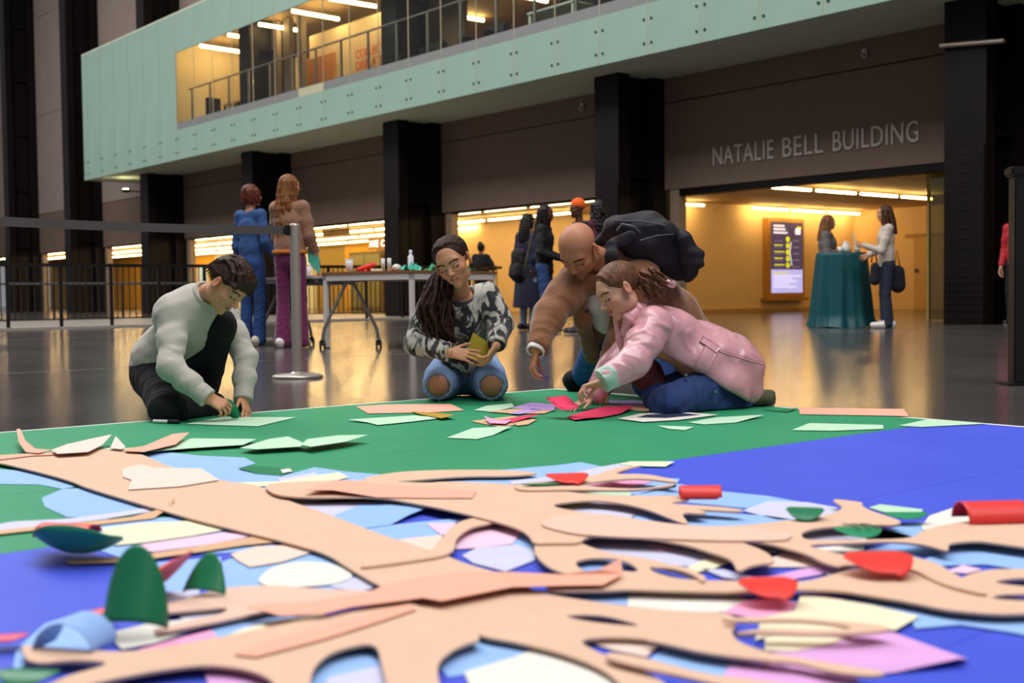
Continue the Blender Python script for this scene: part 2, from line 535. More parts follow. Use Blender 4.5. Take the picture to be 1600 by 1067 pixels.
shop_cols = [lob_wall_m, yellow_m, yellow_m, mat('shop_olive', '#a08a48', rough=.7), yellow_m, mat('shop_olive', '#a08a48', rough=.7), white_m, white_m, white_m, white_m, yellow_m, yellow_m]
i = 0
while v < 78:
    MB(HT).box(26, 26.15, v, v + 2.38, 0, 2.66).build('wall_panel', shop_cols[i % 12] if v < 60 else yellow_m, sw)
    v += 2.4; i += 1
# tube lights of the openings
def row_v(u, a, b, L, grp, lab, z=2.56):
    v = a
    while v < b - .3:
        tube_light(HT((u, v, z)), HT((u, min(v + L, b), z)), lab, grp)
        v += L + .2
def row_u(v, a, b, L, grp, lab, z=2.56):
    u = a
    while u < b - .3:
        tube_light(HT((u, v, z)), HT((min(u + L, b), v, z)), lab, grp)
        u += L + .2
lobL, lobG = 'warm tube light under the lobby ceiling behind the lettered opening', 'tube lights of the lobby'
row_u(15.2, 18.95, 24.7, 1.33, lobG, lobL)
row_u(19.25, 20.4, 21.6, 1.2, lobG, lobL)
row_u(19.25, 23.4, 28, 1.33, lobG, lobL)
row_u(10.2, 19.5, 27, 1.4, lobG, lobL)
pasL, pasG = 'warm tube light under the passage ceiling beside the yellow wall', 'tube lights of the passage'
row_v(18.25, 18.3, 24.4, 1.55, pasG, pasL)
row_v(20.6, 22.5, 28.4, 1.75, pasG, pasL)
shL, shG = 'warm tube light under the far shop ceiling', 'tube lights of the shop'
for u in (18.3, 20.4, 22.4, 24.4):
    row_v(u, 25.4 + (u - 18.3) * .9, 64 if u < 24 else 58, 2.05, shG, shL)
# door in the rear wall of the lobby
dr = tag(empty('door_1', HT((28, 17.2, 0))), kind='structure')
MB(HT).box(27.95, 28, 16.75, 17.7, 0, 1.86).build('door_leaf', mat('lobby_door', '#d3b172', rough=.7), dr)
MB(HT).box(27.93, 28, 16.7, 17.95, 1.86, 1.95).build('door_lintel', mat('lobby_trim', '#b9975a', rough=.7), dr)
MB(HT).box(27.86, 27.95, 17.6, 17.63, .95, 1.05).build('handle', alu_m, dr)
tag(MB(HT).box(19.2, 28, 19.57, 19.6, 0, .09).build('baseboard_left', mat('lobby_trim', '#b9975a', rough=.7)), kind='structure')
# green glass screen at the edge of the lettered opening
gs = empty('glass_screen', HT((18, 11, 0)), 'green tinted glass screen standing at the edge of the lobby opening', 'screen')
MB(HT).box(18.0, 18.02, 10.4, 11.12, .02, 2.62).build('pane', green_glass_m, gs)
MB(HT).box(17.98, 18.04, 11.11, 11.15, 0, 2.64).build('frame', mat('brass_frame', '#a58f4a', rough=.5, metal=.4), gs)

# information screen on the lobby wall
ds = empty('information_screen', HT((25.2, 19.6, .4)), 'upright lit information screen in a wooden frame on the lobby wall', 'screen')
a, b, z0, z1 = 24.3, 25.55, .47, 2.26
MB(HT).box(a - .12, b + .1, 19.42, 19.6, z0 - .12, z1 + .1, .01).build('frame', mat('frame_oak', '#b98b45', rough=.6), ds)
MB(HT).box(a - .22, b + .14, 19.30, 19.6, z0 - .2, z0 - .12, .01).build('ledge', mat('frame_oak', '#b98b45', rough=.6), ds)
zs = z0 + (z1 - z0) * .33
sc1 = MB(HT).box(a, b, 19.405, 19.42, zs, z1).build('screen', mat('screen_plum', '#4a4158', rough=.3, emit='#54486a', estr=.55), ds)
sc2 = MB(HT).box(a, b, 19.405, 19.42, z0, zs).build('screen', mat('screen_lilac', '#c6c6f0', rough=.3, emit='#bcbcff', estr=.75), ds)
yel = mat('screen_yellow', '#e6e600', rough=.3, emit='#dcdc00', estr=.8); wht = mat('screen_white', '#ffffff', rough=.3, emit='#e6e6ff', estr=.8)
for j in range(5):
    z = z1 - .43 - j * .165
    MB(HT).cyl((a + .64, 19.405, z), (a + .64, 19.39, z), .07, n=10).build('marker', yel, sc1)
    if j: MB(HT).box(a + .1, a + .5 - (j % 2) * .07, 19.395, 19.405, z - .005, z + .025).build('text_line', yel, sc1)
    MB(HT).box(a + .1, a + .42, 19.395, 19.405, z - .06, z - .04).build('text_line', mat('screen_grey', '#8d88a0', rough=.4, emit='#8d88a0', estr=.4), sc1)
    MB(HT).box(a + .85, a + 1.1, 19.395, 19.405, z - .05, z - .02).build('text_line', mat('screen_grey', '#8d88a0', rough=.4, emit='#8d88a0', estr=.4), sc1)
for j, w in enumerate((.42, .46, .55)):
    MB(HT).box(a + .08, a + .08 + w, 19.395, 19.405, z1 - .12 - j * .085, z1 - .075 - j * .085).build('title_line', wht, sc1)
MB(HT).tube([(a + .78, 19.4, z1 - .5), (a + .72, 19.4, z1 - .75), (a + .8, 19.4, z1 - 1.1)], .012, 6).build('route_line', wht, sc1)
MB(HT).box(a + .95, a + 1.15, 19.395, 19.405, z1 - .3, z1 - .15).build('emblem', wht, sc1)
MB(HT).box(a + 1.02, a + 1.18, 19.393, 19.404, z1 - .15, z1 - .1).build('emblem', yel, sc1)
MB(HT).box(a + .08, a + .62, 19.395, 19.405, zs - .11, zs - .08).build('text_line', yel, sc2)
for j, w in enumerate((1.1, .75, .95, .6, .9)):
    MB(HT).box(a + .08, a + .08 + w, 19.395, 19.405, zs - .18 - j * .07, zs - .15 - j * .07).build('text_line', wht, sc2)

# hanging signs of the shop seen between the tubes
hs = empty('hanging_sign', HT((19.6, 32.6, 2.4)), 'dark hanging shop sign with blurred pale capitals under the tube lights', 'sign')
MB(HT).box(19.6, 19.64, 31.86, 33.44, 2.40, 2.60).build('board', mat('sign_brown', '#4a3722', rough=.6), hs)
place_text('lettering', 'GIFTS & SOUVENIRS', .155, HT((19.59, 33.38, 2.43)), DV, (0, 0, 1), mat('sign_pale', '#b79a6a', rough=.6), hs, 1.1)
cs = empty('lit_sign', HT((21.4, 32.8, 2.0)), 'lit white shop sign lettering beside the riveted column', 'sign')
MB(HT).box(21.4, 21.45, 31.9, 33.6, 2.02, 2.40).build('board', mat('sign_tan', '#a9773a', rough=.6), cs)
lit_m = tube_material('lit_letters', '#fff4da', 3)
place_text('lettering', 'ATE', .3, HT((21.38, 33.5, 2.1)), DV, (0, 0, 1), lit_m, cs)
place_text('lettering', 'CO', .3, HT((21.38, 32.82, 2.1)), DV, (0, 0, 1), lit_m, cs)
# shop display units
shelf_cols = ['#e07a2a', '#6fd22a', '#e8e8f4', '#d84a6a', '#f0d24a', '#bfe0ee']
for (u, v, w, c) in ((24.2, 47.0, .5, 1), (24.4, 48.2, .45, 0), (24.0, 49.6, .7, 2), (24.3, 45.8, .5, 3), (24.0, 51.0, .6, 4), (24.2, 52.6, .6, 5)):
    d = empty('display_stand', HT((u, v, 0)), '%s display stand inside the far shop' % {0: 'orange', 1: 'bright green', 2: 'white', 3: 'pink', 4: 'yellow', 5: 'pale blue'}[c], 'stand')
    MB(HT).box(u, u + .4, v - w / 2, v + w / 2, 0, .95).build('plinth', white_m, d)
    MB(HT).box(u + .05, u + .35, v - w * .4, v + w * .4, .95, 1.95, .03).build('header', mat('display_%d' % c, shelf_cols[c], rough=.5, emit=shelf_cols[c], estr=.25), d)
cab = empty('shop_cabinet', HT((23.5, 36.8, 0)), 'tall dark glazed cabinet inside the yellow shop', 'cabinet')
MB(HT).box(23.5, 24.2, 36.0, 38.2, 0, 2.1).build('body', mat('cabinet_olive', '#6b5f38', rough=.6), cab)
MB(HT).box(23.46, 23.5, 36.1, 37.1, .1, 2.0).build('door', mat('cabinet_glass', '#8d8a5a', rough=.2), cab)
MB(HT).box(23.46, 23.5, 37.15, 38.1, .1, 2.0).build('door', mat('cabinet_glass', '#8d8a5a', rough=.2), cab)

# ---------------------------------------------------------------- railings
rail_m = mat('black_rail', '#15110f', rough=.35, spec=.5)
kerb = tag(MB(HT).box(2.0, UW - .3, 21.45, 22.1, 0, .045).build('trim_1', mat('kerb_stone', '#9a938a', rough=.6, vary=.06)), kind='structure')
tag(MB(HT).box(2.0, UW - .3, 22.1, 31, 0, .02).build('trim_2', mat('pale_floor', '#8c857d', rough=.4, vary=.05)), kind='structure')
VR = 21.6
rl = empty('railing', HT((11, VR, 0)), 'black metal balustrade with thin upright bars across the hall floor', 'railing')
MB(HT).box(3.0, 17.34, VR - .03, VR + .03, 1.10, 1.16, .008).build('top_rail', rail_m, rl)
MB(HT).box(3.0, 17.34, VR - .012, VR + .012, .16, .185).build('bottom_rail', rail_m, rl)
bar = MB().box(-.008, .008, -.008, .008, 0, .92).build('bar', rail_m); bar_me = bar.data; bpy.data.objects.remove(bar)
post = MB().box(-.03, .03, -.014, .014, 0, 1.06).build('post', rail_m); post_me = post.data; bpy.data.objects.remove(post)
u = 3.7; n = 0
while u < 17.3:
    inst('post', post_me, HT((u, VR, .045)), HALL, rl)
    for j in range(1, 8):
        if u + j * .1135 < 17.3: inst('bar', bar_me, HT((u + j * .1135, VR, .18)), HALL, rl)
    u += .908
r2 = empty('far_railing', HT((11, 33, 0)), 'slim far handrail on posts well behind the barred balustrade', 'railing')
MB(HT).tube([(3, 31.2, .92), (16, 31.2, .92)], .03, 8).build('top_rail', mat('rail_grey', '#5b5a60', rough=.4, metal=.5), r2)
for i in range(8):
    MB(HT).cyl((3.2 + i * 1.8, 31.2, 0), (3.2 + i * 1.8, 31.2, .92), .025, n=8).build('post', rail_m, r2)
# newel post and rail close by on the right
p = on_floor(1592, 601)
nr = empty('newel_post', p, 'thick glossy black post with a flat handrail end', 'post')
MB().box(p.x - .042, p.x + .045, p.y - .04, p.y + .05, .012, 1.13, .006).build('post', rail_m, nr)
MB().box(p.x - .065, p.x + .75, p.y - .05, p.y + .06, 1.13, 1.185, .012).build('handrail', rail_m, nr)
MB().box(p.x - .09, p.x + .09, p.y - .08, p.y + .09, 0, .012, .003).build('base_plate', rail_m, nr)
MB().cyl((p.x + .045, p.y, .30), (p.x + .75, p.y, .30), .015, n=8).build('lower_rail', rail_m, nr)
MB().cyl((p.x + .70, p.y, 0), (p.x + .70, p.y, 1.13), .03, n=8).build('far_post', rail_m, nr)
# ================================================================ the paper collage on the floor
from mathutils.geometry import tessellate_polygon
PCOL = {'green': '#258a5f', 'blue': '#4053cc', 'sky': '#8fb4e8', 'lav': '#c3c4de', 'cream': '#e4dbbd', 'white': '#dcd5d0', 'pink': '#ee9fc6',
        'rose': '#e6c0d8', 'mauve': '#d3a0d6', 'mint': '#b4d6ba', 'salmon': '#e8a891', 'card': '#d3b199', 'cardpink': '#d9b7a5', 'peach': '#e3cabe',
        'red': '#e23a34', 'crimson': '#d8385f', 'ochre': '#a98a2a', 'lilac': '#b795d6', 'tan': '#cda683', 'dkgreen': '#17724a', 'lime': '#d6ecc0',
        'snow': '#dcdad2', 'violet': '#5a4a78', 'teal': '#4fb5a0', 'olive': '#b3a238'}
def pm(c):
    if c in ('green', 'blue'):
        return mat('sheet_' + c, PCOL[c], rough=.55, spec=.3, vary=.05, scale=3, bump=.15, bscale=7)
    if c.startswith('card'):
        return mat('board_' + c, PCOL[c], rough=.8, spec=.2, vary=.03, scale=10, bump=.06, bscale=90)
    return mat('paper_' + c, PCOL[c], rough=.65, spec=.25, vary=.025, scale=12)
# base sheets, cut square with the hall
white_strip = MB(HT).box(-2.6, 4.405, -1.4, 5.02, 0, .0015).build('backing_sheet', mat('backing_white', '#e9e4dc', rough=.6))
tag(white_strip, 'white backing sheet showing as a thin border round the collage', 'paper')
gv = [(2.60, 3.38), (3.38, 4.20), (4.20, 4.985)]
glab = ['long green paper sheet next to the blue sheets', 'long green paper sheet between two other green ones', 'long green paper sheet along the white border where people kneel']
for (a, b), l in zip(gv, glab):
    tag(MB(HT).box(-2.5, 4.365, a + .001, b - .001, .0016, .0032).build('green_sheet', pm('green')), l, 'paper', 'green base sheets')
bv = [(1.78, 2.60), (.96, 1.78), (.14, .96), (-.7, .14)]
blab = ['long deep blue paper sheet bordering the green sheets', 'long deep blue paper sheet one strip away from the green', 'long deep blue paper sheet under the mauve and cream scraps', 'deep blue paper sheet at the outer edge of the collage']
for (a, b), l in zip(bv, blab):
    tag(MB(HT).box(-2.5, 4.365, a + .001, b - .001, .0016, .0032).build('blue_sheet', pm('blue')), l, 'paper', 'blue base sheets')

def chaikin(p, n=2, r=.22):
    for _ in range(n):
        q = []
        for a, b in zip(p, p[1:] + p[:1]):
            q += [(a[0] + (b[0] - a[0]) * r, a[1] + (b[1] - a[1]) * r), (b[0] + (a[0] - b[0]) * r, b[1] + (a[1] - b[1]) * r)]
        p = q
    return p
def slab(name, pts, z, t, material, holes=(), lift=None, parent=None, smooth=False):
    """A flat cut-out: photo outline dropped on its own level, real thickness, optional lifted corners {index: height}."""
    if smooth: pts, holes = chaikin(pts), [chaikin(h) for h in holes]
    rings = [[on_floor(x, y, z) for x, y in pts]] + [[on_floor(x, y, z) for x, y in h] for h in holes]
    v, off = [], []
    for r in rings:
        off.append(len(v)); v += [Vector(p) for p in r]
    tris = tessellate_polygon([[Vector((p.x, p.y, 0)) for p in r] for r in rings])
    n = len(v)
    lf = [0.] * n
    if lift:
        for i, h in lift.items(): lf[i] = h
    top = [(p.x, p.y, z + lf[i] + t / 2) for i, p in enumerate(v)]
    bot = [(p.x, p.y, z + lf[i] - t / 2) for i, p in enumerate(v)]
    f = []
    for a, b, c in tris:
        nz = (v[b] - v[a]).cross(v[c] - v[a]).z
        q = (a, b, c) if nz > 0 else (c, b, a)
        f.append(q); f.append((q[2] + n, q[1] + n, q[0] + n))
    for k, r in enumerate(rings):
        o, m_ = off[k], len(r)
        for i in range(m_):
            j = (i + 1) % m_
            f.append((o + i, o + j, n + o + j, n + o + i))
    return add_mesh(name, top + bot, f, material, parent)
LV = {1: .0044, 2: .0062, 3: .0080, 4: .0098, 5: .0150, 6: .0205, 7: .026, 8: .031}
def paper(c, lv, label, pts, lift=None, name=None, holes=(), group=None):
    board = c.startswith('card')
    o = slab(name or ('cardboard_branch' if board else 'paper_scrap'), pts, LV[lv], .0045 if board else .0011, pm(c), holes, lift, None, board or 'oval' in label)
    return tag(o, label, 'cardboard' if board else 'paper', group)

# ---- blues, lavenders and pale scraps under the boards
paper('sky', 1, 'large light blue paper beside the far end of the cardboard trunk', [(205, 706), (250, 705), (312, 712), (382, 715), (400, 724), (372, 732), (440, 744), (492, 730), (540, 737), (640, 745), (640, 760), (430, 772), (330, 752), (265, 731)])
paper('dkgreen', 2, 'small dark green scrap notched into the large light blue paper', [(372, 733), (400, 728), (458, 733), (440, 743), (400, 740)], {0: .004})
paper('lav', 2, 'lavender scrap lying on light blue beside a white chip', [(432, 748), (492, 738), (496, 742), (470, 752), (440, 754)])
paper('snow', 3, 'tiny white chip between green and light blue', [(438, 734), (452, 732), (458, 736), (442, 739)])
paper('cream', 3, 'cream strip along the upper edge of the cardboard trunk', [(370, 754), (440, 752), (490, 743), (530, 738), (545, 746), (500, 756), (400, 760)])
paper('sky', 1, 'light blue paper between green sheet and thin cardboard arm', [(690, 740), (800, 733), (870, 727), (907, 722), (940, 729), (960, 738), (900, 760), (760, 766), (660, 756)])
paper('lav', 2, 'lavender paper wedge under the far cardboard fork', [(935, 730), (975, 723), (1010, 722), (960, 742), (900, 752), (850, 752), (800, 757), (795, 752), (880, 742)])
paper('lime', 3, 'pale lime strip lying over the green and blue boundary', [(968, 725), (985, 721), (1054, 723), (1040, 729), (990, 728)], {2: .004})
paper('sky', 1, 'light blue paper under the looped far twigs', [(930, 755), (1000, 745), (1062, 748), (1055, 762), (1000, 772), (900, 778), (880, 770)])
paper('pink', 2, 'hot pink paper inside the looped far twigs', [(870, 756), (940, 749), (1015, 748), (1018, 753), (985, 762), (930, 766), (870, 768), (850, 764)])
paper('cream', 2, 'cream chip under the salmon strip end', [(742, 766), (800, 763), (835, 762), (838, 768), (800, 773), (745, 774)])
paper('mint', 2, 'pale mint strip below the pink paper', [(905, 769), (985, 768), (986, 774), (950, 777), (910, 774)])
paper('sky', 1, 'light blue paper beneath the red roll', [(985, 775), (1060, 756), (1130, 768), (1200, 775), (1265, 787), (1230, 800), (1120, 790), (1040, 782)])
paper('lav', 2, 'lavender paper around the pointed green leaf', [(1160, 798), (1200, 783), (1262, 785), (1308, 793), (1312, 800), (1280, 812), (1215, 812)])
paper('sky', 2, 'long light blue paper between the two far branches', [(985, 808), (1020, 795), (1100, 800), (1200, 806), (1240, 812), (1190, 824), (1100, 826), (1030, 820)])
paper('lav', 2, 'lavender paper in the gap below the first fork', [(855, 790), (900, 781), (960, 785), (1015, 798), (985, 810), (925, 804), (870, 800)])
paper('cream', 3, 'cream chip at the tip of the lavender gap', [(862, 789), (918, 780), (922, 786), (890, 797), (866, 796)])
# the window of blues left of the trunk fork
paper('snow', 2, 'pale strip in shadow under the raised salmon strip', [(440, 781), (500, 775), (590, 777), (585, 783), (500, 786), (450, 788)])
paper('lav', 2, 'lavender paper in the upper corner of the trunk fork', [(450, 788), (540, 780), (594, 780), (560, 795), (515, 808), (480, 800)])
paper('sky', 3, 'light blue paper lifted in the middle of the trunk fork', [(516, 808), (560, 790), (600, 776), (650, 786), (685, 794), (640, 808), (610, 820), (565, 826)], {4: .012, 5: .006})
paper('rose', 4, 'small rose triangle over light blue in the trunk fork', [(595, 785), (645, 787), (630, 794), (615, 793)])
paper('sky', 2, 'light blue paper in the lower corner of the trunk fork', [(565, 826), (660, 815), (745, 808), (705, 818), (670, 822), (690, 838), (612, 843)])
paper('rose', 3, 'rose scrap touching the curved cardboard arch', [(666, 818), (712, 817), (705, 834), (690, 836)])
paper('peach', 3, 'pale peach paper at the tip of the trunk fork', [(620, 843), (690, 836), (692, 848), (685, 866), (700, 870)])
# inside the arch
paper('rose', 2, 'large rose paper inside the cardboard arch', [(710, 850), (725, 832), (770, 818), (790, 818), (815, 832), (800, 850), (745, 856), (712, 858)])
paper('sky', 1, 'light blue sliver at the shoulder of the cardboard arch', [(800, 850), (815, 830), (835, 845), (836, 862), (805, 858)])
paper('lav', 2, 'lavender paper low inside the cardboard arch', [(722, 868), (745, 856), (805, 851), (836, 860), (836, 875), (790, 893), (740, 880)])
# left field
paper('sky', 1, 'light blue paper crossing under the trunk at the collage edge', [(-40, 735), (0, 733), (60, 738), (120, 760), (98, 764), (60, 757), (-40, 756)])
paper('sky', 1, 'large light blue paper below the cardboard trunk', [(65, 778), (98, 764), (135, 763), (235, 793), (240, 800), (170, 808), (105, 808), (70, 792)])
paper('lav', 2, 'long lavender strip below the large light blue paper', [(-30, 824), (20, 815), (100, 811), (165, 803), (240, 792), (238, 799), (150, 813), (60, 822), (-30, 832)])
paper('tan', 3, 'tan card strip with an upturned end across the lavender strip', [(-30, 832), (60, 822), (140, 815), (205, 808), (250, 797), (274, 787), (268, 797), (240, 810), (150, 820), (60, 828), (-30, 838)], {5: .02, 6: .01})
paper('cream', 3, 'large cream paper between the green boat and the trunk', [(160, 825), (220, 817), (295, 814), (350, 828), (300, 837), (230, 847), (180, 852), (158, 838)])
paper('rose', 3, 'rose paper below the large cream paper', [(212, 852), (280, 842), (350, 832), (392, 838), (330, 850), (240, 862), (218, 860)])
paper('sky', 1, 'wide light blue paper under cream and rose scraps', [(160, 812), (290, 808), (420, 842), (440, 860), (300, 866), (190, 872), (150, 858)])
paper('tan', 4, 'thin tan twig below the rose paper', [(100, 875), (200, 870), (300, 855), (400, 838), (440, 846), (380, 852), (300, 864), (200, 878), (110, 880)])
paper('peach', 3, 'pale torn paper over light blue left of the trunk', [(360, 866), (400, 854), (450, 852), (490, 862), (440, 878), (390, 886), (372, 876)])
paper('snow', 3, 'large white oval paper left of the trunk', [(402, 905), (425, 885), (470, 876), (520, 880), (558, 900), (520, 914), (450, 918), (410, 914)])
paper('sky', 1, 'light blue paper around the white oval', [(330, 900), (345, 875), (420, 862), (500, 865), (560, 892), (595, 918), (500, 925), (380, 925), (300, 915)])
paper('lav', 2, 'lavender wedge between white oval and trunk', [(505, 916), (558, 899), (590, 918), (560, 924)])
paper('sky', 1, 'light blue scrap behind the standing green cone', [(190, 890), (235, 880), (345, 870), (350, 900), (300, 930), (240, 945)])
paper('lav', 2, 'lavender scrap right of the standing green cone', [(235, 945), (262, 925), (310, 922), (320, 940), (270, 955)])
paper('snow', 3, 'ivory paper at the foot of the green cone', [(166, 990), (230, 975), (290, 968), (345, 968), (300, 985), (240, 1005), (190, 1014)])
paper('lav', 2, 'lavender scrap in the loop of the thin left branch', [(280, 965), (320, 952), (355, 950), (340, 965), (300, 975)])
paper('pink', 3, 'hot pink strip below the ivory paper', [(215, 1016), (270, 1000), (330, 985), (342, 997), (290, 1012), (230, 1022)])
paper('cream', 3, 'cream strip under the pink strip end', [(340, 1000), (380, 982), (440, 968), (500, 960), (520, 962), (440, 985), (360, 1010)])
paper('sky', 1, 'light blue paper below the salmon strip', [(330, 985), (380, 966), (440, 960), (470, 965), (400, 985), (345, 1000)])
paper('sky', 1, 'light blue paper under the blue curl', [(25, 1015), (70, 975), (130, 955), (175, 960), (178, 1000), (140, 1018), (60, 1030), (20, 1050)])
paper('mauve', 2, 'mauve paper at the collage edge under the lower branch', [(318, 1045), (360, 1042), (405, 1045), (440, 1060), (460, 1085), (330, 1085)])
paper('sky', 1, 'light blue paper seen through the round branch opening', [(490, 1040), (520, 1015), (585, 1003), (600, 1040), (605, 1085), (480, 1085)])
paper('lav', 2, 'lavender paper low in the round branch opening', [(515, 1058), (595, 1040), (610, 1085), (500, 1085)])
paper('sky', 1, 'light blue paper in the wide opening beneath the trunk', [(685, 1040), (710, 1015), (760, 998), (830, 1010), (800, 1040), (740, 1052), (700, 1058)])
paper('snow', 2, 'large ivory paper in the wide opening beneath the trunk', [(725, 1050), (800, 1028), (840, 1012), (910, 1032), (975, 1068), (980, 1085), (740, 1085)])
# right field
paper('sky', 1, 'light blue paper between the green oval leaf and the right branch', [(1345, 840), (1380, 828), (1450, 812), (1440, 835), (1425, 842), (1370, 848)])
paper('lav', 1, 'lavender paper under the green oval leaf', [(1245, 836), (1290, 826), (1350, 822), (1430, 838), (1425, 846), (1330, 850), (1260, 848)])
paper('snow', 2, 'white torn paper under the big red roll', [(1440, 822), (1452, 806), (1500, 790), (1530, 800), (1530, 818), (1480, 824), (1442, 828)])
paper('mint', 2, 'pale mint paper behind the flat green leaf', [(1358, 793), (1375, 788), (1442, 796), (1440, 800), (1380, 800)])
paper('sky', 1, 'light blue paper under the lower edge of the right branch', [(1345, 862), (1400, 848), (1440, 852), (1480, 860), (1450, 868), (1400, 866)])
paper('sky', 2, 'wide light blue paper below the right branch', [(1445, 874), (1480, 858), (1530, 848), (1620, 858), (1650, 890), (1590, 890), (1540, 882), (1470, 884)])
paper('snow', 2, 'white scrap above the red heart leaf', [(1275, 856), (1350, 850), (1350, 860), (1300, 866)])
paper('cream', 2, 'cream scrap below the middle branch', [(1140, 850), (1200, 852), (1225, 858), (1200, 866), (1160, 864)])
paper('peach', 2, 'ivory paper under the heart leaf branch', [(1195, 880), (1225, 860), (1265, 868), (1285, 882), (1260, 886), (1200, 886)])
paper('mauve', 2, 'mauve strip left of the bigger heart leaf', [(1170, 908), (1250, 890), (1300, 880), (1320, 886), (1280, 898), (1200, 912)])
paper('lav', 3, 'thin lavender strip touching the bigger heart leaf', [(1290, 896), (1320, 882), (1332, 884), (1316, 896), (1298, 902)])
paper('rose', 2, 'rose patch over the broad right branch', [(1478, 893), (1505, 883), (1535, 890), (1510, 896)])
paper('lav', 1, 'lavender paper under the curled lower twigs', [(910, 848), (960, 840), (1025, 846), (1080, 856), (1130, 872), (1080, 885), (1000, 880), (950, 866)])
paper('rose', 2, 'rose paper in the middle of the lower gap', [(1010, 850), (1040, 846), (1060, 856), (1030, 862)])
paper('cream', 3, 'cream paper at the right of the lower gap', [(1070, 888), (1100, 875), (1130, 870), (1142, 878), (1110, 890), (1085, 894)])
paper('sky', 2, 'light blue oval gap paper under the lower branch', [(895, 880), (920, 874), (965, 874), (990, 882), (970, 892), (920, 898)])
paper('sky', 2, 'light blue strip below the curled lower branch', [(972, 892), (1010, 896), (1060, 904), (1040, 912), (990, 906)])
paper('lav', 3, 'narrow lavender strip crossing deep blue', [(1095, 888), (1130, 890), (1190, 905), (1180, 910), (1130, 902)])
paper('sky', 1, 'light blue strip under the long salmon strip end', [(836, 926), (905, 925), (985, 927), (980, 946), (900, 938)])
paper('snow', 2, 'long white paper below the straight branch', [(982, 928), (1060, 926), (1150, 930), (1170, 938), (1130, 956), (1050, 958), (980, 948)])
paper('pink', 3, 'hot pink paper below the smaller heart leaf', [(1130, 957), (1165, 938), (1210, 934), (1245, 942), (1235, 960), (1180, 966)])
paper('pink', 3, 'thin hot pink strip beside the cream paper', [(1250, 927), (1290, 930), (1320, 938), (1315, 943), (1270, 938)])
paper('cream', 4, 'large cream paper right of the smaller heart leaf', [(1240, 955), (1252, 930), (1290, 934), (1360, 945), (1436, 963), (1400, 984), (1300, 990), (1230, 985), (1180, 1000), (1190, 965)])
paper('sky', 2, 'long light blue paper right of the large cream paper', [(1310, 930), (1380, 935), (1460, 955), (1540, 962), (1640, 965), (1640, 1000), (1580, 988), (1500, 976), (1430, 982), (1420, 960), (1340, 944)])
paper('cream', 3, 'cream paper over the mauve sheet', [(1195, 995), (1260, 990), (1330, 994), (1290, 1008), (1240, 1018), (1195, 1016)])
paper('mauve', 2, 'large mauve paper pointing out over deep blue', [(1180, 1025), (1260, 1010), (1330, 994), (1395, 988), (1450, 1008), (1512, 1030), (1500, 1040), (1400, 1050), (1330, 1058), (1250, 1048)], {6: .01})
paper('mauve', 2, 'mauve paper under the lowest branch', [(1140, 1040), (1200, 1036), (1290, 1055), (1340, 1062), (1330, 1085), (1180, 1085), (1130, 1055)])
paper('sky', 1, 'light blue paper under the lowest branch', [(1015, 1030), (1045, 1008), (1100, 1020), (1150, 1030), (1180, 1060), (1140, 1085), (1060, 1050)])
paper('peach', 2, 'pale peach paper in the long slot of the lowest branch', [(920, 1004), (960, 998), (1030, 1008), (1010, 1026), (960, 1016)])
paper('rose', 1, 'rose scrap beside the fingers of the right branch', [(1410, 905), (1445, 902), (1460, 912), (1420, 914)])

# ---- cardboard trunk and branches
paper('card', 5, 'broad cardboard trunk lying from the far left edge through the collage', [(-45, 719), (0, 717), (70, 708), (155, 701), (215, 707), (265, 731), (345, 752), (405, 759), (437, 779), (517, 806), (610, 842), (695, 868), (720, 880), (800, 903), (837, 927), (900, 938), (975, 948), (1060, 957), (1150, 959), (1150, 992), (1040, 1003), (960, 996), (900, 1002), (935, 1022), (1010, 1050), (1060, 1085), (985, 1085), (950, 1052), (912, 1034), (860, 1017), (800, 1004), (750, 996), (700, 972), (632, 938), (595, 918), (550, 892), (512, 867), (450, 849), (400, 837), (300, 812), (235, 793), (135, 763), (110, 752), (60, 738), (0, 724)], name='cardboard_tree', holes=[[(880, 964), (910, 962), (945, 964), (985, 974), (1003, 981), (960, 978), (905, 971)]])
paper('card', 7, 'wide cardboard branch running from the trunk under the salmon strip', [(405, 757), (500, 752), (572, 751), (662, 756), (700, 753), (800, 757), (900, 772), (990, 776), (1075, 775), (1078, 782), (1040, 788), (1100, 791), (1162, 797), (1157, 801), (1085, 797), (1105, 801), (1098, 804), (1062, 802), (1077, 820), (1066, 819), (1012, 797), (970, 787), (920, 782), (855, 790), (895, 800), (980, 810), (1050, 820), (1112, 824), (1162, 822), (1200, 818), (1237, 814), (1265, 811), (1295, 806), (1317, 796), (1313, 790), (1297, 780), (1350, 786), (1345, 791), (1362, 800), (1412, 816), (1398, 822), (1365, 821), (1330, 822), (1275, 826), (1250, 834), (1257, 846), (1340, 845), (1425, 843), (1440, 830), (1495, 817), (1540, 814), (1640, 813), (1640, 862), (1562, 851), (1525, 846), (1480, 850), (1483, 863), (1462, 857), (1437, 851), (1387, 847), (1312, 851), (1257, 853), (1290, 862), (1322, 870), (1405, 864), (1425, 871), (1462, 880), (1495, 900), (1548, 930), (1525, 928), (1475, 915), (1445, 901), (1425, 890), (1320, 884), (1310, 888), (1285, 880), (1262, 867), (1225, 857), (1200, 851), (1150, 846), (1195, 862), (1215, 880), (1175, 884), (1152, 896), (1147, 880), (1135, 872), (1112, 865), (1075, 853), (1025, 844), (975, 837), (917, 840), (905, 850), (860, 850), (834, 851), (825, 835), (800, 823), (742, 808), (710, 800), (650, 788), (590, 777), (437, 779)], name='cardboard_branch')
paper('cardpink', 8, 'pinkish card strip along the middle of the wide branch', [(838, 820), (870, 806), (940, 802), (1050, 822), (1200, 828), (1240, 834), (1230, 846), (1120, 846), (1020, 842), (920, 838), (880, 832)])
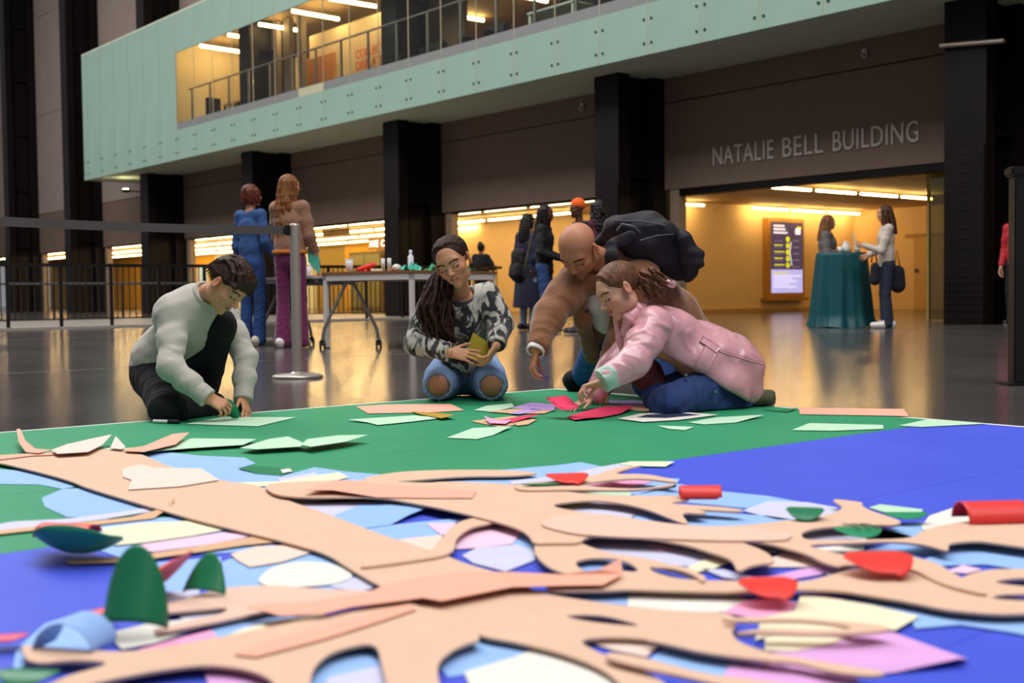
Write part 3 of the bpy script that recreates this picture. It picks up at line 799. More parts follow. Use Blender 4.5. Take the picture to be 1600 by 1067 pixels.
paper('card', 5, 'thin cardboard arm along the edge of the green sheet', [(560, 749), (620, 738), (690, 735), (790, 735), (850, 740), (800, 745), (720, 745), (640, 752), (590, 756)])
paper('card', 8, 'forked far cardboard twig reaching over deep blue', [(800, 758), (870, 752), (930, 744), (960, 732), (1010, 727), (985, 732), (955, 742), (1010, 741), (1060, 752), (1056, 755), (1000, 748), (940, 752), (900, 760), (1000, 766), (1055, 756), (1050, 760), (990, 768), (890, 766), (810, 768)])
paper('card', 6, 'curved cardboard arch rising from the trunk', [(668, 868), (690, 842), (712, 818), (745, 809), (790, 812), (770, 818), (735, 825), (712, 842), (710, 862), (690, 871), (600, 884), (562, 888), (566, 884), (620, 872)])
paper('card', 6, 'cardboard branch curling down from the wide branch', [(834, 849), (905, 848), (912, 852), (950, 866), (1000, 872), (1035, 880), (1070, 890), (1100, 900), (1105, 910), (1085, 906), (1062, 896), (1020, 886), (1015, 894), (1065, 908), (1150, 909), (1250, 912), (1300, 900), (1340, 888), (1425, 893), (1460, 908), (1480, 915), (1530, 892), (1600, 890), (1640, 892), (1640, 905), (1580, 905), (1545, 912), (1640, 922), (1640, 930), (1560, 930), (1545, 938), (1640, 942), (1640, 958), (1560, 962), (1480, 955), (1420, 942), (1360, 932), (1310, 924), (1240, 922), (1160, 927), (1060, 925), (980, 922), (940, 925), (850, 925), (860, 905), (900, 898), (880, 898), (855, 887), (837, 870)], holes=[[(895, 880), (920, 873), (965, 874), (990, 884), (1000, 896), (960, 893), (915, 897)]])
paper('card', 7, 'thin looping twig on the curling branch', [(1015, 884), (1045, 882), (1080, 890), (1104, 905), (1098, 911), (1085, 900), (1050, 889), (1018, 888)])
paper('card', 7, 'long finger-like cardboard twig over the cream papers', [(1120, 968), (1180, 966), (1250, 967), (1312, 972), (1375, 978), (1396, 985), (1350, 991), (1275, 993), (1190, 990), (1140, 992), (1190, 984), (1280, 986), (1340, 984), (1300, 976), (1240, 971), (1150, 973)])
paper('card', 6, 'lowest cardboard branch ending over the mauve paper', [(1080, 985), (1142, 985), (1150, 1004), (1200, 1022), (1250, 1030), (1310, 1040), (1392, 1053), (1360, 1059), (1300, 1052), (1250, 1038), (1200, 1034), (1100, 1022), (1037, 1007), (1000, 1000)])
paper('card', 7, 'slim cardboard branch at the near edge under the lowest branch', [(950, 1020), (1010, 1030), (1100, 1055), (1200, 1066), (1330, 1085), (1180, 1085), (1090, 1064), (1000, 1044), (945, 1030)])
paper('card', 6, 'broad lower cardboard limb reaching left from the trunk', [(632, 938), (700, 972), (760, 998), (715, 1012), (690, 1030), (682, 1046), (690, 1085), (608, 1085), (598, 1045), (588, 1004), (520, 1018), (488, 1045), (482, 1085), (440, 1085), (420, 1060), (380, 1046), (320, 1040), (240, 1050), (150, 1068), (100, 1085), (60, 1085), (90, 1062), (180, 1038), (120, 1032), (45, 1040), (30, 1010), (60, 1012), (110, 1016), (200, 1022), (300, 1006), (420, 982), (520, 962), (600, 942)])
paper('cardpink', 5, 'slim forked cardboard branch behind the standing green cone', [(242, 948), (262, 946), (310, 930), (350, 920), (420, 915), (500, 922), (580, 924), (600, 930), (500, 950), (420, 955), (400, 960), (330, 975), (250, 990), (235, 986), (300, 970), (350, 960), (358, 950), (300, 955), (250, 960)])
# ---- overlays on the boards
paper('salmon', 8, 'long salmon paper strip across the middle of the trunk', [(387, 948), (415, 943), (475, 941), (575, 926), (607, 912), (650, 903), (725, 893), (800, 894), (875, 898), (937, 897), (970, 890), (973, 897), (942, 914), (875, 915), (800, 917), (750, 927), (690, 939), (660, 934), (630, 938), (550, 948), (505, 959), (437, 962), (410, 954)], {10: .02, 9: .008})
paper('salmon', 7, 'faint salmon paper strip on the broad lower limb', [(365, 1022), (420, 1000), (520, 975), (600, 952), (640, 944), (650, 952), (590, 972), (500, 1000), (400, 1026)])
paper('salmon', 8, 'raised salmon card strip over the wide branch', [(476, 773), (520, 752), (600, 757), (700, 764), (744, 767), (738, 778), (660, 778), (590, 777), (520, 772)], {0: .012, 8: .01, 1: .004})
paper('peach', 6, 'torn pale peach paper glued on the trunk', [(190, 733), (205, 728), (222, 726), (240, 731), (315, 732), (342, 750), (280, 760), (200, 765), (206, 750), (192, 745)])
paper('salmon', 6, 'salmon strip along the far end of the trunk', [(-40, 714), (0, 711), (60, 708), (110, 705), (150, 703), (120, 709), (50, 712), (0, 718), (-40, 721)])
paper('salmon', 7, 'narrow salmon strip curling up at the far end of the trunk', [(26, 683), (32, 683), (40, 694), (55, 701), (80, 703), (60, 708), (40, 706), (30, 697)], {0: .03, 1: .03, 2: .012, 7: .012})
paper('peach', 8, 'pointed pale peach leaf shape at the far end of the trunk', [(80, 703), (105, 694), (140, 686), (175, 684), (160, 695), (138, 706), (90, 709)], {3: .012})
paper('peach', 7, 'small peach shard standing beside the trunk end', [(172, 700), (181, 688), (196, 698), (190, 702)], {1: .015})
paper('salmon', 7, 'salmon strip slanting up from the trunk end', [(192, 702), (225, 697), (270, 678), (296, 680), (275, 694), (225, 706), (200, 705)], {3: .01})
paper('mint', 5, 'mint paper touching the slanting salmon strip', [(160, 700), (195, 700), (240, 699), (300, 685), (400, 686), (380, 695), (300, 700), (240, 705), (180, 705)])
paper('mint', 6, 'mint paper in the middle of the green sheet row', [(375, 700), (420, 686), (450, 682), (470, 690), (480, 697), (400, 702)])
paper('mint', 7, 'pointed mint paper at the end of the mint row', [(470, 695), (480, 686), (530, 680), (575, 682), (540, 690), (486, 698)], {3: .006})
# ---- sheets on the green, near the people
paper('mint', 2, 'square mint sheet under the hand of the kneeling boy', [(290, 662), (350, 651), (463, 652), (403, 666), (340, 664)])
paper('salmon', 2, 'long salmon sheet before the girl in the patterned jumper', [(556, 635), (600, 632), (704, 631), (725, 641), (680, 644), (575, 646)])
paper('mint', 3, 'cream-white sheet with curled end next to the ochre piece', [(544, 657), (600, 652), (650, 649), (690, 653), (640, 659), (590, 664), (575, 660)], {0: .004})
paper('ochre', 4, 'small ochre folded paper over the cream-white sheet', [(643, 643), (685, 645), (710, 653), (690, 655), (655, 647)], {2: .012, 3: .004})
paper('mint', 2, 'tilted mint sheet alone on the green', [(698, 684), (738, 669), (800, 669), (770, 680), (745, 686)], {2: .008})
paper('mint', 2, 'long mint sheet beside the kneeling girl in pink', [(1075, 660), (1120, 652), (1194, 651), (1150, 660), (1100, 663)], {2: .008})
paper('mint', 2, 'small mint offcut before the pink coat', [(1026, 665), (1060, 666), (1085, 667), (1070, 672), (1045, 670)])
paper('mint', 2, 'large mint sheet on the green by the blue boundary', [(1237, 672), (1265, 661), (1380, 664), (1380, 670), (1300, 673)])
paper('mint', 2, 'mint sheet lying half over the blue boundary', [(1404, 665), (1450, 655), (1500, 658), (1540, 662), (1440, 667)])
paper('salmon', 2, 'long salmon sheet at the white border', [(1248, 637), (1412, 639), (1420, 650), (1300, 648), (1250, 647)])
paper('dkgreen', 2, 'lifted corner flap of the green sheet', [(1190, 640), (1215, 641), (1248, 639), (1230, 644)], {2: .006})
# piles
paper('mint', 2, 'mint offcuts at the edge of the lilac pile', [(740, 641), (760, 634), (800, 632), (803, 636), (770, 643)], {2: .006})
paper('tan', 3, 'tan offcut at the bottom of the lilac pile', [(760, 643), (800, 639), (850, 638), (868, 640), (850, 646), (800, 646)])
paper('lilac', 4, 'lilac offcut on top of the lilac pile', [(800, 637), (830, 632), (868, 634), (866, 641), (830, 640)], {1: .01, 2: .006})
paper('lilac', 4, 'narrow lilac offcut inside the lilac pile', [(795, 646), (815, 641), (850, 636), (845, 641), (812, 647)])
paper('tan', 2, 'tan offcut at the bottom of the crimson pile', [(735, 658), (760, 655), (800, 650), (835, 655), (810, 663), (780, 667)])
paper('crimson', 4, 'crimson offcut on top of the crimson pile', [(765, 659), (790, 655), (820, 649), (843, 651), (800, 660)], {3: .01})
paper('pink', 5, 'pink offcut across the crimson pile', [(756, 654), (775, 657), (800, 656), (790, 662), (765, 661)], {0: .012})
paper('tan', 3, 'tan chip beside the crimson pile', [(802, 661), (820, 657), (840, 655), (825, 663), (808, 665)])
paper('crimson', 4, 'large crimson sheet pressed under the hand of the girl in pink', [(885, 651), (905, 645), (945, 638), (992, 638), (970, 646), (940, 652), (915, 655), (898, 656)], {3: .012, 2: .01, 6: .005})
paper('lilac', 2, 'lilac offcut behind the large crimson sheet', [(942, 626), (990, 626), (1020, 629), (990, 632), (950, 630)])
paper('lilac', 3, 'second lilac offcut behind the large crimson sheet, overlapping tan paper', [(968, 629), (1000, 628), (1022, 630), (1000, 634), (975, 633)])
paper('tan', 2, 'tan sheet beside the knees of the girl in pink', [(965, 635), (1010, 630), (1040, 640), (1010, 643), (975, 640)])
ps = paper('snow', 3, 'white printed sheet with a dark picture beside the pink coat', [(965, 654), (1000, 646), (1060, 643), (1122, 648), (1060, 656), (1005, 659)], name='printed_sheet')
slab('picture', [(995, 652), (1010, 648), (1060, 645), (1095, 648), (1040, 653)], LV[3] + .0008, .0006, mat('print_navy', '#27324f', rough=.5, vary=.5, scale=40), parent=ps)

# ---- curled leaves and rolls
def curl(name, c, label, base, heading, L, W, bend, tilt=0., shape='leaf', up=True, roll=0., cat='paper leaf', rock=0., z=.02):
    """A cut leaf bent round its long axis: L long, W wide (flat), bend = total arc angle; base pixel on the paper, heading in degrees."""
    p = on_floor(base[0], base[1], z)
    nL, nW = 16, 12
    vs, t = [], .0014
    R = W / bend if abs(bend) > .01 else None
    for side in (0, 1):
        for i in range(nL + 1):
            s = i / nL * 2 - 1
            if shape == 'leaf': w = max(.04, (1 - abs(s) ** 2.2) ** .75)
            elif shape == 'roll': w = 1 if s < .8 else .9
            elif shape == 'tip': w = max(.06, min(1, (1 - (s + 1) / 2) ** .55 * 1.05))
            elif shape == 'heart': w = max(.05, (1 - abs(s) ** 2.4) ** .8) * (1.12 if s > .2 else .95)
            for j in range(nW + 1):
                q = (j / nW * 2 - 1) * w
                if R:
                    a = q * bend / 2
                    rr = R + (t if side else 0)
                    y, zz = rr * math.sin(a), (R - rr * math.cos(a) if up else rr * math.cos(a) - R)
                else:
                    y, zz = q * W / 2, (t if side else 0)
                vs.append((s * L / 2, y, zz + rock * s * s))
    n1 = (nL + 1) * (nW + 1)
    f = []
    for i in range(nL):
        for j in range(nW):
            a = i * (nW + 1) + j
            q = (a, a + 1, a + nW + 2, a + nW + 1)
            f.append(q); f.append(tuple(n1 + k for k in q[::-1]))
    bord = [i * (nW + 1) for i in range(nL + 1)] + [nL * (nW + 1) + j for j in range(1, nW + 1)] + [i * (nW + 1) + nW for i in range(nL - 1, -1, -1)] + [j for j in range(nW - 1, 0, -1)]
    for a, b in zip(bord, bord[1:] + bord[:1]):
        f.append((a, b, n1 + b, n1 + a))
    M3 = Matrix.Rotation(math.radians(heading), 3, 'Z') @ Matrix.Rotation(math.radians(-tilt), 3, 'Y') @ Matrix.Rotation(math.radians(roll), 3, 'X')
    w = [M3 @ Vector(q) for q in vs]
    zmin = min(q.z for q in w)
    w = [(q.x + p.x, q.y + p.y, q.z - zmin + p.z) for q in w]
    root = empty(name, (p.x, p.y, p.z), label, cat, 'curled paper leaves on the collage')
    b = add_mesh('blade', w, f, mat('glossy_' + c, PCOL[c], rough=.38, spec=.4, vary=.03, scale=12), root, True)
    return root, M3, p, zmin
curl('paper_leaf', 'red', 'large red paper roll lying on white torn paper', (1548, 812), 4, .135, .13, 2.9, shape='roll', up=False, z=.030)
curl('paper_leaf', 'red', 'red paper roll lying on deep blue beside light blue paper', (1094, 777), -4, .10, .09, 3.0, shape='roll', up=False, z=.030)
curl('paper_leaf', 'red', 'flat red paper leaf next to a thin green strip', (886, 752), 8, .115, .12, .7, shape='heart', up=False, z=.036, roll=4)
curl('paper_leaf', 'dkgreen', 'thin dark green paper strip next to a flat red leaf', (850, 757), 8, .12, .03, .6, shape='leaf', up=False, z=.036)
curl('paper_leaf', 'red', 'bigger red heart-shaped paper leaf touching a lavender strip', (1372, 890), 5, .125, .12, .8, shape='heart', up=False, z=.031, roll=8)
curl('paper_leaf', 'red', 'smaller red heart-shaped paper leaf above hot pink paper', (1200, 928), 3, .1, .1, .8, shape='heart', up=False, z=.025, roll=8)
g1 = curl('paper_leaf', 'green', 'green oval paper leaf with inked dark veins', (1340, 832), 0, .098, .115, .5, shape='leaf', up=False, z=.030)
ink = mat('dark_ink', '#1d4a34', rough=.7)
for dx in (-.016, .004, .022):
    a = g1[2] + Vector((dx - .006, .03, .0125)); b = g1[2] + Vector((dx + .012, -.03, .0125))
    MB().tube([a, (a + b) / 2 + Vector((0, 0, .0035)), b], .0015, 5).build('vein', ink, g1[0])
curl('paper_leaf', 'dkgreen', 'pointed green paper leaf lying on lavender paper', (1258, 809), -14, .082, .095, 1.0, shape='leaf', up=False, z=.030, roll=8)
curl('paper_leaf', 'green', 'flat green paper leaf in front of pale mint paper', (1415, 808), 2, .10, .06, .8, shape='leaf', up=False, roll=4)
curl('paper_leaf', 'green', 'small green paper leaf peeping out behind the large red roll', (1592, 806), 60, .05, .04, .9, shape='leaf', up=False)
bt = curl('paper_leaf', 'green', 'big green paper boat lined with red beside the tan strip', (118, 868), -11, .19, .17, 2.4, shape='leaf', roll=-20, rock=.035)
curl('paper_leaf', 'red', 'red curled paper tucked behind the big green boat', (106, 836), -14, .12, .085, 2.4, shape='roll', up=False, z=.045)
curl('paper_leaf', 'dkgreen', 'tall green paper cone standing on ivory paper', (206, 985), 84, .12, .15, 2.9, tilt=62, shape='tip', up=False)
curl('paper_leaf', 'dkgreen', 'green triangular paper leaf standing beside the forked thin branch', (322, 926), 75, .07, .09, 1.6, tilt=52, shape='tip', up=False)
curl('paper_leaf', 'red', 'red folded paper leaf between two standing green ones', (258, 925), -18, .12, .13, 1.5, tilt=26, shape='tip', up=False)
curl('paper_leaf', 'red', 'small red paper leaf tip beside the blue curl', (155, 958), 10, .05, .04, .8, tilt=10, shape='leaf', up=False)
curl('paper_leaf', 'sky', 'light blue paper curled into an open ring', (118, 1010), 78, .07, .14, 2.9, shape='roll', up=False)
curl('paper_leaf', 'crimson', 'crimson paper leaf at the outer end of a cardboard twig', (12, 998), 10, .06, .04, 1.0, shape='leaf', up=False)
curl('paper_leaf', 'dkgreen', 'dark green paper leaf under the outermost cardboard twig', (46, 1062), -8, .085, .07, 1.3, shape='leaf', up=False)
# ================================================================ barrier, tables and what stands on them
brushed_m = mat('brushed_steel', '#b0a79e', rough=.35, metal=.6, vary=.08, scale=6, stretch=(1, 1, .1))
belt_m = mat('grey_belt', '#56504f', rough=.75, bump=.1, bscale=200)
black_m = mat('black_plastic', '#171415', rough=.45)
def stanchion(p, label):
    s = empty('barrier_post', p, label, 'barrier post')
    MB().lathe([(0, 0), (.165, 0), (.165, .014), (.15, .022), (.05, .03), (.036, .04)], p, 40).build('base', brushed_m, s)
    MB().lathe([(.033, .03), (.033, .985), (.03, 1.0), (0, 1.0)], p, 24).build('pole', brushed_m, s)
    MB().box(p.x - .062, p.x - .03, p.y - .03, p.y + .03, .925, .99, .004).build('belt_cassette', black_m, s)
    return s
B1 = on_floor(465, 590)
B2 = Vector((-3.12, 6.28, 0))
stanchion(B1, 'brushed steel barrier post on a round base beside the craft tables')
stanchion(B2, 'brushed steel barrier post holding the other end of the grey belt')
a, b = B1 + Vector((-.062, -.0, .957)), B2 + Vector((.03, 0, .965))
mb = MB()
n = 24
d = (b - a).normalized(); nrm = Vector((-d.y, d.x, 0)) * .001
vs = []
for i in range(n + 1):
    t = i / n
    p = a.lerp(b, t) - Vector((0, 0, .012 * math.sin(math.pi * t)))
    for s in (-1, 1):
        for h in (-.026, .026): vs.append(p + nrm * s + Vector((0, 0, h)))
fs = []
for i in range(n):
    k = i * 4
    for q in ((0, 1, 5, 4), (2, 6, 7, 3), (1, 3, 7, 5), (0, 4, 6, 2)): fs.append([k + j for j in q])
mb.add(vs, fs)
tag(mb.build('barrier_belt', belt_m), 'grey fabric barrier belt stretched between two steel posts', 'barrier belt')

# craft table with a white frame and brown top
whiteframe_m = mat('white_frame', '#d9d2cc', rough=.4)
browntop_m = mat('brown_top', '#8a6038', rough=.5, vary=.1, scale=5)
tA, tC = on_floor(511, 544), on_floor(645, 546.5)
ex = (tC - tA).normalized(); ey = Vector((-ex.y, ex.x, 0)); Wd, Dp = (tC - tA).length, 1.42
def TT(p): q = tA + ex * p[0] + ey * p[1]; return (q.x, q.y, p[2])
t1 = empty('craft_table', (tA + tC) / 2, 'white framed craft table with a brown wooden top', 'table')
MB(TT).box(-.03, Wd + .03, -.03, Dp + .03, .74, .768, .004).build('table_top', browntop_m, t1)
MB(TT).box(-.02, Wd + .02, -.02, .0, .68, .74).build('rail', whiteframe_m, t1); MB(TT).box(-.02, Wd + .02, Dp, Dp + .02, .68, .74).build('rail', whiteframe_m, t1)
MB(TT).box(-.02, 0, 0, Dp, .68, .74).build('rail', whiteframe_m, t1); MB(TT).box(Wd, Wd + .02, 0, Dp, .68, .74).build('rail', whiteframe_m, t1)
for x, y in ((0, 0), (Wd, 0), (0, Dp), (Wd, Dp)):
    lg = MB(TT).box(x - .02, x + .02, y - .02, y + .02, .012, .74).build('leg', whiteframe_m, t1)
    MB(TT).box(x - .022, x + .022, y - .022, y + .022, 0, .012).build('foot', black_m, lg)
# folding table on castors
grey_m = mat('grey_frame', '#8e8a86', rough=.35, metal=.6); greytop_m = mat('grey_top', '#b3ada8', rough=.45)
t2 = empty('folding_table', on_floor(450, 541), 'grey topped folding table on slanted chrome legs with castors', 'table')
f1, f2, f3, f4 = on_floor(504, 544.5), on_floor(592, 543.6), on_floor(408, 538), on_floor(487, 538.5)
hubR, hubL = (f1 + f2) / 2 + Vector((0, 0, .66)), (f3 + f4) / 2 + Vector((0, 0, .66))
dirT = (hubL - hubR).normalized()
cr = Vector((-dirT.y, dirT.x, 0))
def T2(p): q = hubR + dirT * p[0] + cr * p[1]; return (q.x, q.y, p[2])
LT = (hubL - hubR).length
MB(T2).box(.28, LT + .35, -.42, .26, .705, .735, .005).build('table_top', greytop_m, t2)
MB(T2).box(-.05, LT + .1, -.04, .04, .64, .70).build('beam', grey_m, t2)
MB(T2).box(.3, LT + .3, -.36, -.33, .67, .705).build('frame_rail', grey_m, t2); MB(T2).box(.3, LT + .3, .19, .22, .67, .705).build('frame_rail', grey_m, t2)
for hub, feet in ((hubR, (f1, f2)), (hubL, (f3, f4))):
    for f in feet:
        side = (f - hub); side.z = 0
        knee = f - side.normalized() * .02 + Vector((0, 0, .2))
        lg = MB().tube([hub + side * .12, knee, f + Vector((0, 0, .08))], .017, 8).build('leg', grey_m, t2)
        cb = MB().box(f.x - .022, f.x + .022, f.y - .03, f.y + .03, .03, .085, .006)
        cb.build('castor_fork', black_m, lg)
        MB().cyl((f.x - .028, f.y, .036), (f.x - .012, f.y, .036), .036, n=14).build('castor_wheel', black_m, lg)
        MB().cyl((f.x + .012, f.y, .036), (f.x + .028, f.y, .036), .036, n=14).build('castor_wheel', black_m, lg)
# on the tables
def cup(p, label, h=.11, r=.036):
    c = empty('plastic_cup', p, label, 'cup')
    MB().lathe([(0, .002), (r * .75, .002), (r * 1.0, h), (r * .96, h), (r * .72, .006), (0, .006)], p, 20).build('body', mat('cup_plastic', '#e9e4e2', rough=.3, alpha=.85), c)
    MB().lathe([(r * .97, h - .006), (r * 1.06, h - .003), (r * 1.06, h + .002), (r * .97, h + .003)], p, 20).build('rim', mat('cup_rim', '#f1eeec', rough=.3), c)
cup(Vector(TT((.16, .18, .768))), 'tall translucent plastic cup on the brown topped craft table', .13, .043)
cup(Vector(T2((LT * .75, -.1, .735))), 'translucent plastic cup on the grey folding table', .12, .04)
for x, y, l in ((.54, .25, 'white glue stick standing beside the red paper'), (.66, .2, 'white glue stick standing nearest the green paper')):
    p = Vector(TT((x, y, .768)))
    g = empty('glue_stick', p, l, 'glue stick')
    MB().lathe([(0, 0), (.019, 0), (.019, .085)], p, 16).build('tube', mat('glue_white', '#eceae6', rough=.35), g)
    MB().lathe([(.0205, .085), (.0205, .125), (.018, .13), (0, .13)], p, 16).build('cap', mat('glue_cap', '#f4f3f0', rough=.35), g)
    for k, (c, z) in enumerate((('#e2b21c', .05), ('#2f6ea8', .062), ('#3a9a52', .04))):
        q = p + Vector((-.004 + .006 * k, -.0186, z))
        MB().box(q.x - .006, q.x + .006, q.y - .001, q.y + .001, q.z - .008, q.z + .008, .0005).build('label_mark', mat('glue_mark%d' % k, c, rough=.5), g)
p = Vector(TT((.56, .12, .768)))
tag(MB().box(p.x - .055, p.x + .055, p.y - .03, p.y + .03, p.z, p.z + .025, .003).build('paper_block', mat('block_cream', '#e8dfc0', rough=.7)), 'small cream block of notepaper before the glue sticks', 'paper')
p = Vector(TT((.70, .5, .768)))
bo = empty('bottle', p, 'tall white bottle behind the glue sticks', 'bottle')
MB().lathe([(0, 0), (.028, 0), (.03, .01), (.03, .15), (.015, .17), (.015, .19)], p, 18).build('body', mat('bottle_white', '#dfe3ee', rough=.3), bo)
MB().lathe([(.016, .185), (.016, .215), (0, .218)], p, 14).build('cap', mat('bottle_cap', '#cdd4ea', rough=.3), bo)
def crumple(name, c, label, p, rx, ry, h, seed, rot=0.):
    r = random.Random(seed); n, m = 9, 6
    vs, fs = [], []
    for i in range(n):
        for j in range(m):
            x, y = (i / (n - 1) * 2 - 1) * rx * (1 - .25 * r.random()), (j / (m - 1) * 2 - 1) * ry * (1 - .3 * r.random())
            z = h * (r.random() ** 1.6) * (1 - .5 * (abs(i / (n - 1) * 2 - 1)))
            c_, s_ = math.cos(rot), math.sin(rot)
            vs.append((p.x + x * c_ - y * s_, p.y + x * s_ + y * c_, p.z + z + .002))
    k = len(vs)
    vs += [(x, y, max(p.z + .0005, z - .0015)) for x, y, z in vs]
    for i in range(n - 1):
        for j in range(m - 1):
            a = i * m + j
            fs += [(a, a + 1, a + m + 1, a + m), (k + a + m, k + a + m + 1, k + a + 1, k + a)]
    bord = [i * m for i in range(n)] + [(n - 1) * m + j for j in range(1, m)] + [i * m + m - 1 for i in range(n - 2, -1, -1)] + list(range(m - 2, 0, -1))
    for a, b in zip(bord, bord[1:] + bord[:1]): fs.append((b, a, k + a, k + b))
    return tag(add_mesh(name, vs, fs, pm(c)), label, 'paper')
crumple('paper_heap', 'red', 'crumpled red paper beside the tall cup', Vector(TT((.32, .3, .768))), .13, .1, .05, 1)
crumple('paper_heap', 'red', 'crumpled red paper behind the glue sticks', Vector(TT((.6, .42, .768))), .12, .08, .06, 2)
crumple('paper_heap', 'red', 'small red paper scrap at the folding table edge', Vector(T2((.36, .1, .735))), .06, .05, .03, 3)
crumple('paper_heap', 'teal', 'crumpled green paper next to a crumpled pale ball', Vector(TT((.86, .3, .768))), .12, .12, .1, 4)
crumple('paper_heap', 'green', 'wide crumpled green paper spread over the craft table end', Vector(TT((.9, .75, .768))), .12, .25, .1, 5, .5)
crumple('paper_heap', 'green', 'crumpled green paper folded up at the far craft table side', Vector(TT((.9, 1.15, .768))), .12, .14, .08, 9, .2)
p = Vector(TT((.40, .16, .768)))
rr = empty('red_roll', p, 'loose roll of red paper slanting up from the craft table', 'paper')
MB().cyl(p + Vector((-.09, 0, .02)), p + Vector((.09, .02, .075)), .022, n=14, caps=False).build('outer_turn', pm('red'), rr)
MB().cyl(p + Vector((-.092, 0, .02)), p + Vector((.092, .02, .075)), .014, n=12).build('inner_turn', pm('crimson'), rr)
p = Vector(TT((.80, .14, .768)))
bm = bmesh.new(); bmesh.ops.create_icosphere(bm, subdivisions=3, radius=.036)
r5 = random.Random(5)
for q in bm.verts: q.co *= 1 + .18 * (r5.random() - .5); q.co.x *= 1.2
bm.verts.index_update()
tag(add_mesh('paper_ball', [(q.co.x + p.x, q.co.y + p.y, q.co.z * .9 + p.z + .034) for q in bm.verts], [[w.index for w in f.verts] for f in bm.faces], pm('snow')), 'crumpled pale paper ball beside the green paper', 'paper')
bm.free()

# standing table under a teal cloth in front of the lobby
cp = on_floor(1315, 511)
ct = empty('standing_table', cp, 'tall round standing table under the teal cloth', 'table')
MB().lathe([(0, 1.0), (.33, 1.0), (.335, 1.01), (.335, 1.025), (.33, 1.03), (0, 1.03)], cp, 32).build('table_top', white_m, ct)
MB().lathe([(.03, .02), (.03, 1.0)], cp, 12).build('stem', grey_m, ct)
MB().lathe([(0, 0), (.22, 0), (.22, .015), (.04, .03), (.03, .03)], cp, 24).build('base', grey_m, ct)
vs, fs = [], []
NA, NZ = 120, 26
for i in range(NZ + 1):
    t = i / NZ
    for j in range(NA):
        th = 2 * math.pi * j / NA
        z = 1.05 - 1.042 * t
        fold = math.sin(9 * th + .8 * math.sin(2 * th)) * .5 + math.sin(17 * th + 1.3) * .22
        r = .347 + .085 * t + fold * (.008 + .05 * t)
        if t > .86: r += (t - .86) * .3 * (1 + .6 * math.sin(3 * th + 1))
        vs.append((cp.x + r * math.cos(th), cp.y + r * math.sin(th), max(.004, z + .012 * math.sin(5 * th) * (t > .97))))
for i in range(NZ):
    for j in range(NA):
        fs.append((i * NA + j, (i + 1) * NA + j, (i + 1) * NA + (j + 1) % NA, i * NA + (j + 1) % NA))
vs.append((cp.x, cp.y, 1.055)); c0 = len(vs) - 1
for j in range(NA): fs.append((j, (j + 1) % NA, c0))
cl = add_mesh('table_cloth', vs, fs, mat('teal_satin', '#084a50', rough=.45, spec=.4), None, True)
tag(cl, 'teal satin cloth draped to the floor over the standing table', 'tablecloth')
def jar(p, label, prof, c, name='jug'):
    return tag(MB().lathe(prof, p, 18).build(name, mat('white_ware', c, rough=.3)), label, 'cup')
top = 1.056
jar(cp + Vector((.03, -.12, top)), 'white jug on the teal standing table', [(0, 0), (.05, 0), (.062, .05), (.05, .1), (.04, .14), (.044, .15), (.036, .148), (.04, .1), (0, .02)], '#e9e5df')
jar(cp + Vector((.2, -.08, top)), 'white paper cup on the teal standing table, beside the woman in white', [(0, 0), (.03, 0), (.042, .1), (.038, .1), (.027, .006), (0, .006)], '#e5e4e6', 'paper_cup')
jar(cp + Vector((-.06, -.16, top)), 'small white cup on the teal standing table beside the jug', [(0, 0), (.028, 0), (.036, .075), (.032, .075), (.025, .006), (0, .006)], '#ecebea', 'paper_cup')

# furniture inside the glass balcony
dk = mat('dark_leather', '#1c1a1c', rough=.5); pale_wood = mat('pale_wood', '#d6a55a', rough=.6)
def office_chair(u, v, z, label):
    c = empty('office_chair', HT((u, v, z)), label, 'chair')
    MB(HT).box(u - .24, u + .24, v - .24, v + .24, z + .44, z + .5, .02).build('seat', dk, c)
    MB(HT).box(u - .24, u + .24, v + .2, v + .27, z + .5, z + 1.05, .02).build('backrest', dk, c)
    MB(HT).cyl((u, v, z + .08), (u, v, z + .44), .03, n=8).build('stem', dk, c)
    for i in range(5):
        t = i * 1.2566
        MB(HT).tube([(u, v, z + .1), (u + .28 * math.cos(t), v + .28 * math.sin(t), z + .04)], .02, 6).build('leg', dk, c)
DZ = ZW - .3
office_chair(16.3, 33.9, DZ, 'black office chair behind the balcony glass by the end wall')
def arm_chair(u, v, label):
    c = empty('armchair', HT((u, v, DZ)), label, 'armchair')
    MB(HT).box(u - .4, u + .4, v - .35, v + .35, DZ + .12, DZ + .45, .05).build('seat', dk, c)
    MB(HT).box(u + .25, u + .42, v - .4, v + .4, DZ + .12, DZ + .95, .06).build('backrest', dk, c)
    for s in (-1, 1):
        MB(HT).box(u - .4, u + .4, v + s * .42 - .06, v + s * .42 + .06, DZ + .12, DZ + .68, .04).build('armrest', dk, c)
        for q in (-1, 1): MB(HT).cyl((u + q * .33, v + s * .35, DZ), (u + q * .33, v + s * .35, DZ + .13), .025, n=8).build('leg', pale_wood, c)
arm_chair(16.4, 23.2, 'dark armchair behind the balcony glass below the lettering')
arm_chair(16.4, 20.9, 'dark armchair behind the balcony glass beside the wooden partition')
dsk = empty('desk', HT((16.2, 33.0, DZ)), 'low desk behind the balcony glass beside the grey piers', 'desk')
MB(HT).box(16.2, 16.9, 32.3, 33.3, DZ + .70, DZ + .74, .005).build('desk_top', pale_wood, dsk)
for u, v in ((16.25, 32.35), (16.85, 32.35), (16.25, 33.25), (16.85, 33.25)):
    MB(HT).box(u - .02, u + .02, v - .02, v + .02, DZ, DZ + .70).build('leg', dk, dsk)
wt = empty('white_table', HT((16.3, 18.3, DZ)), 'white framed table behind the balcony glass', 'table')
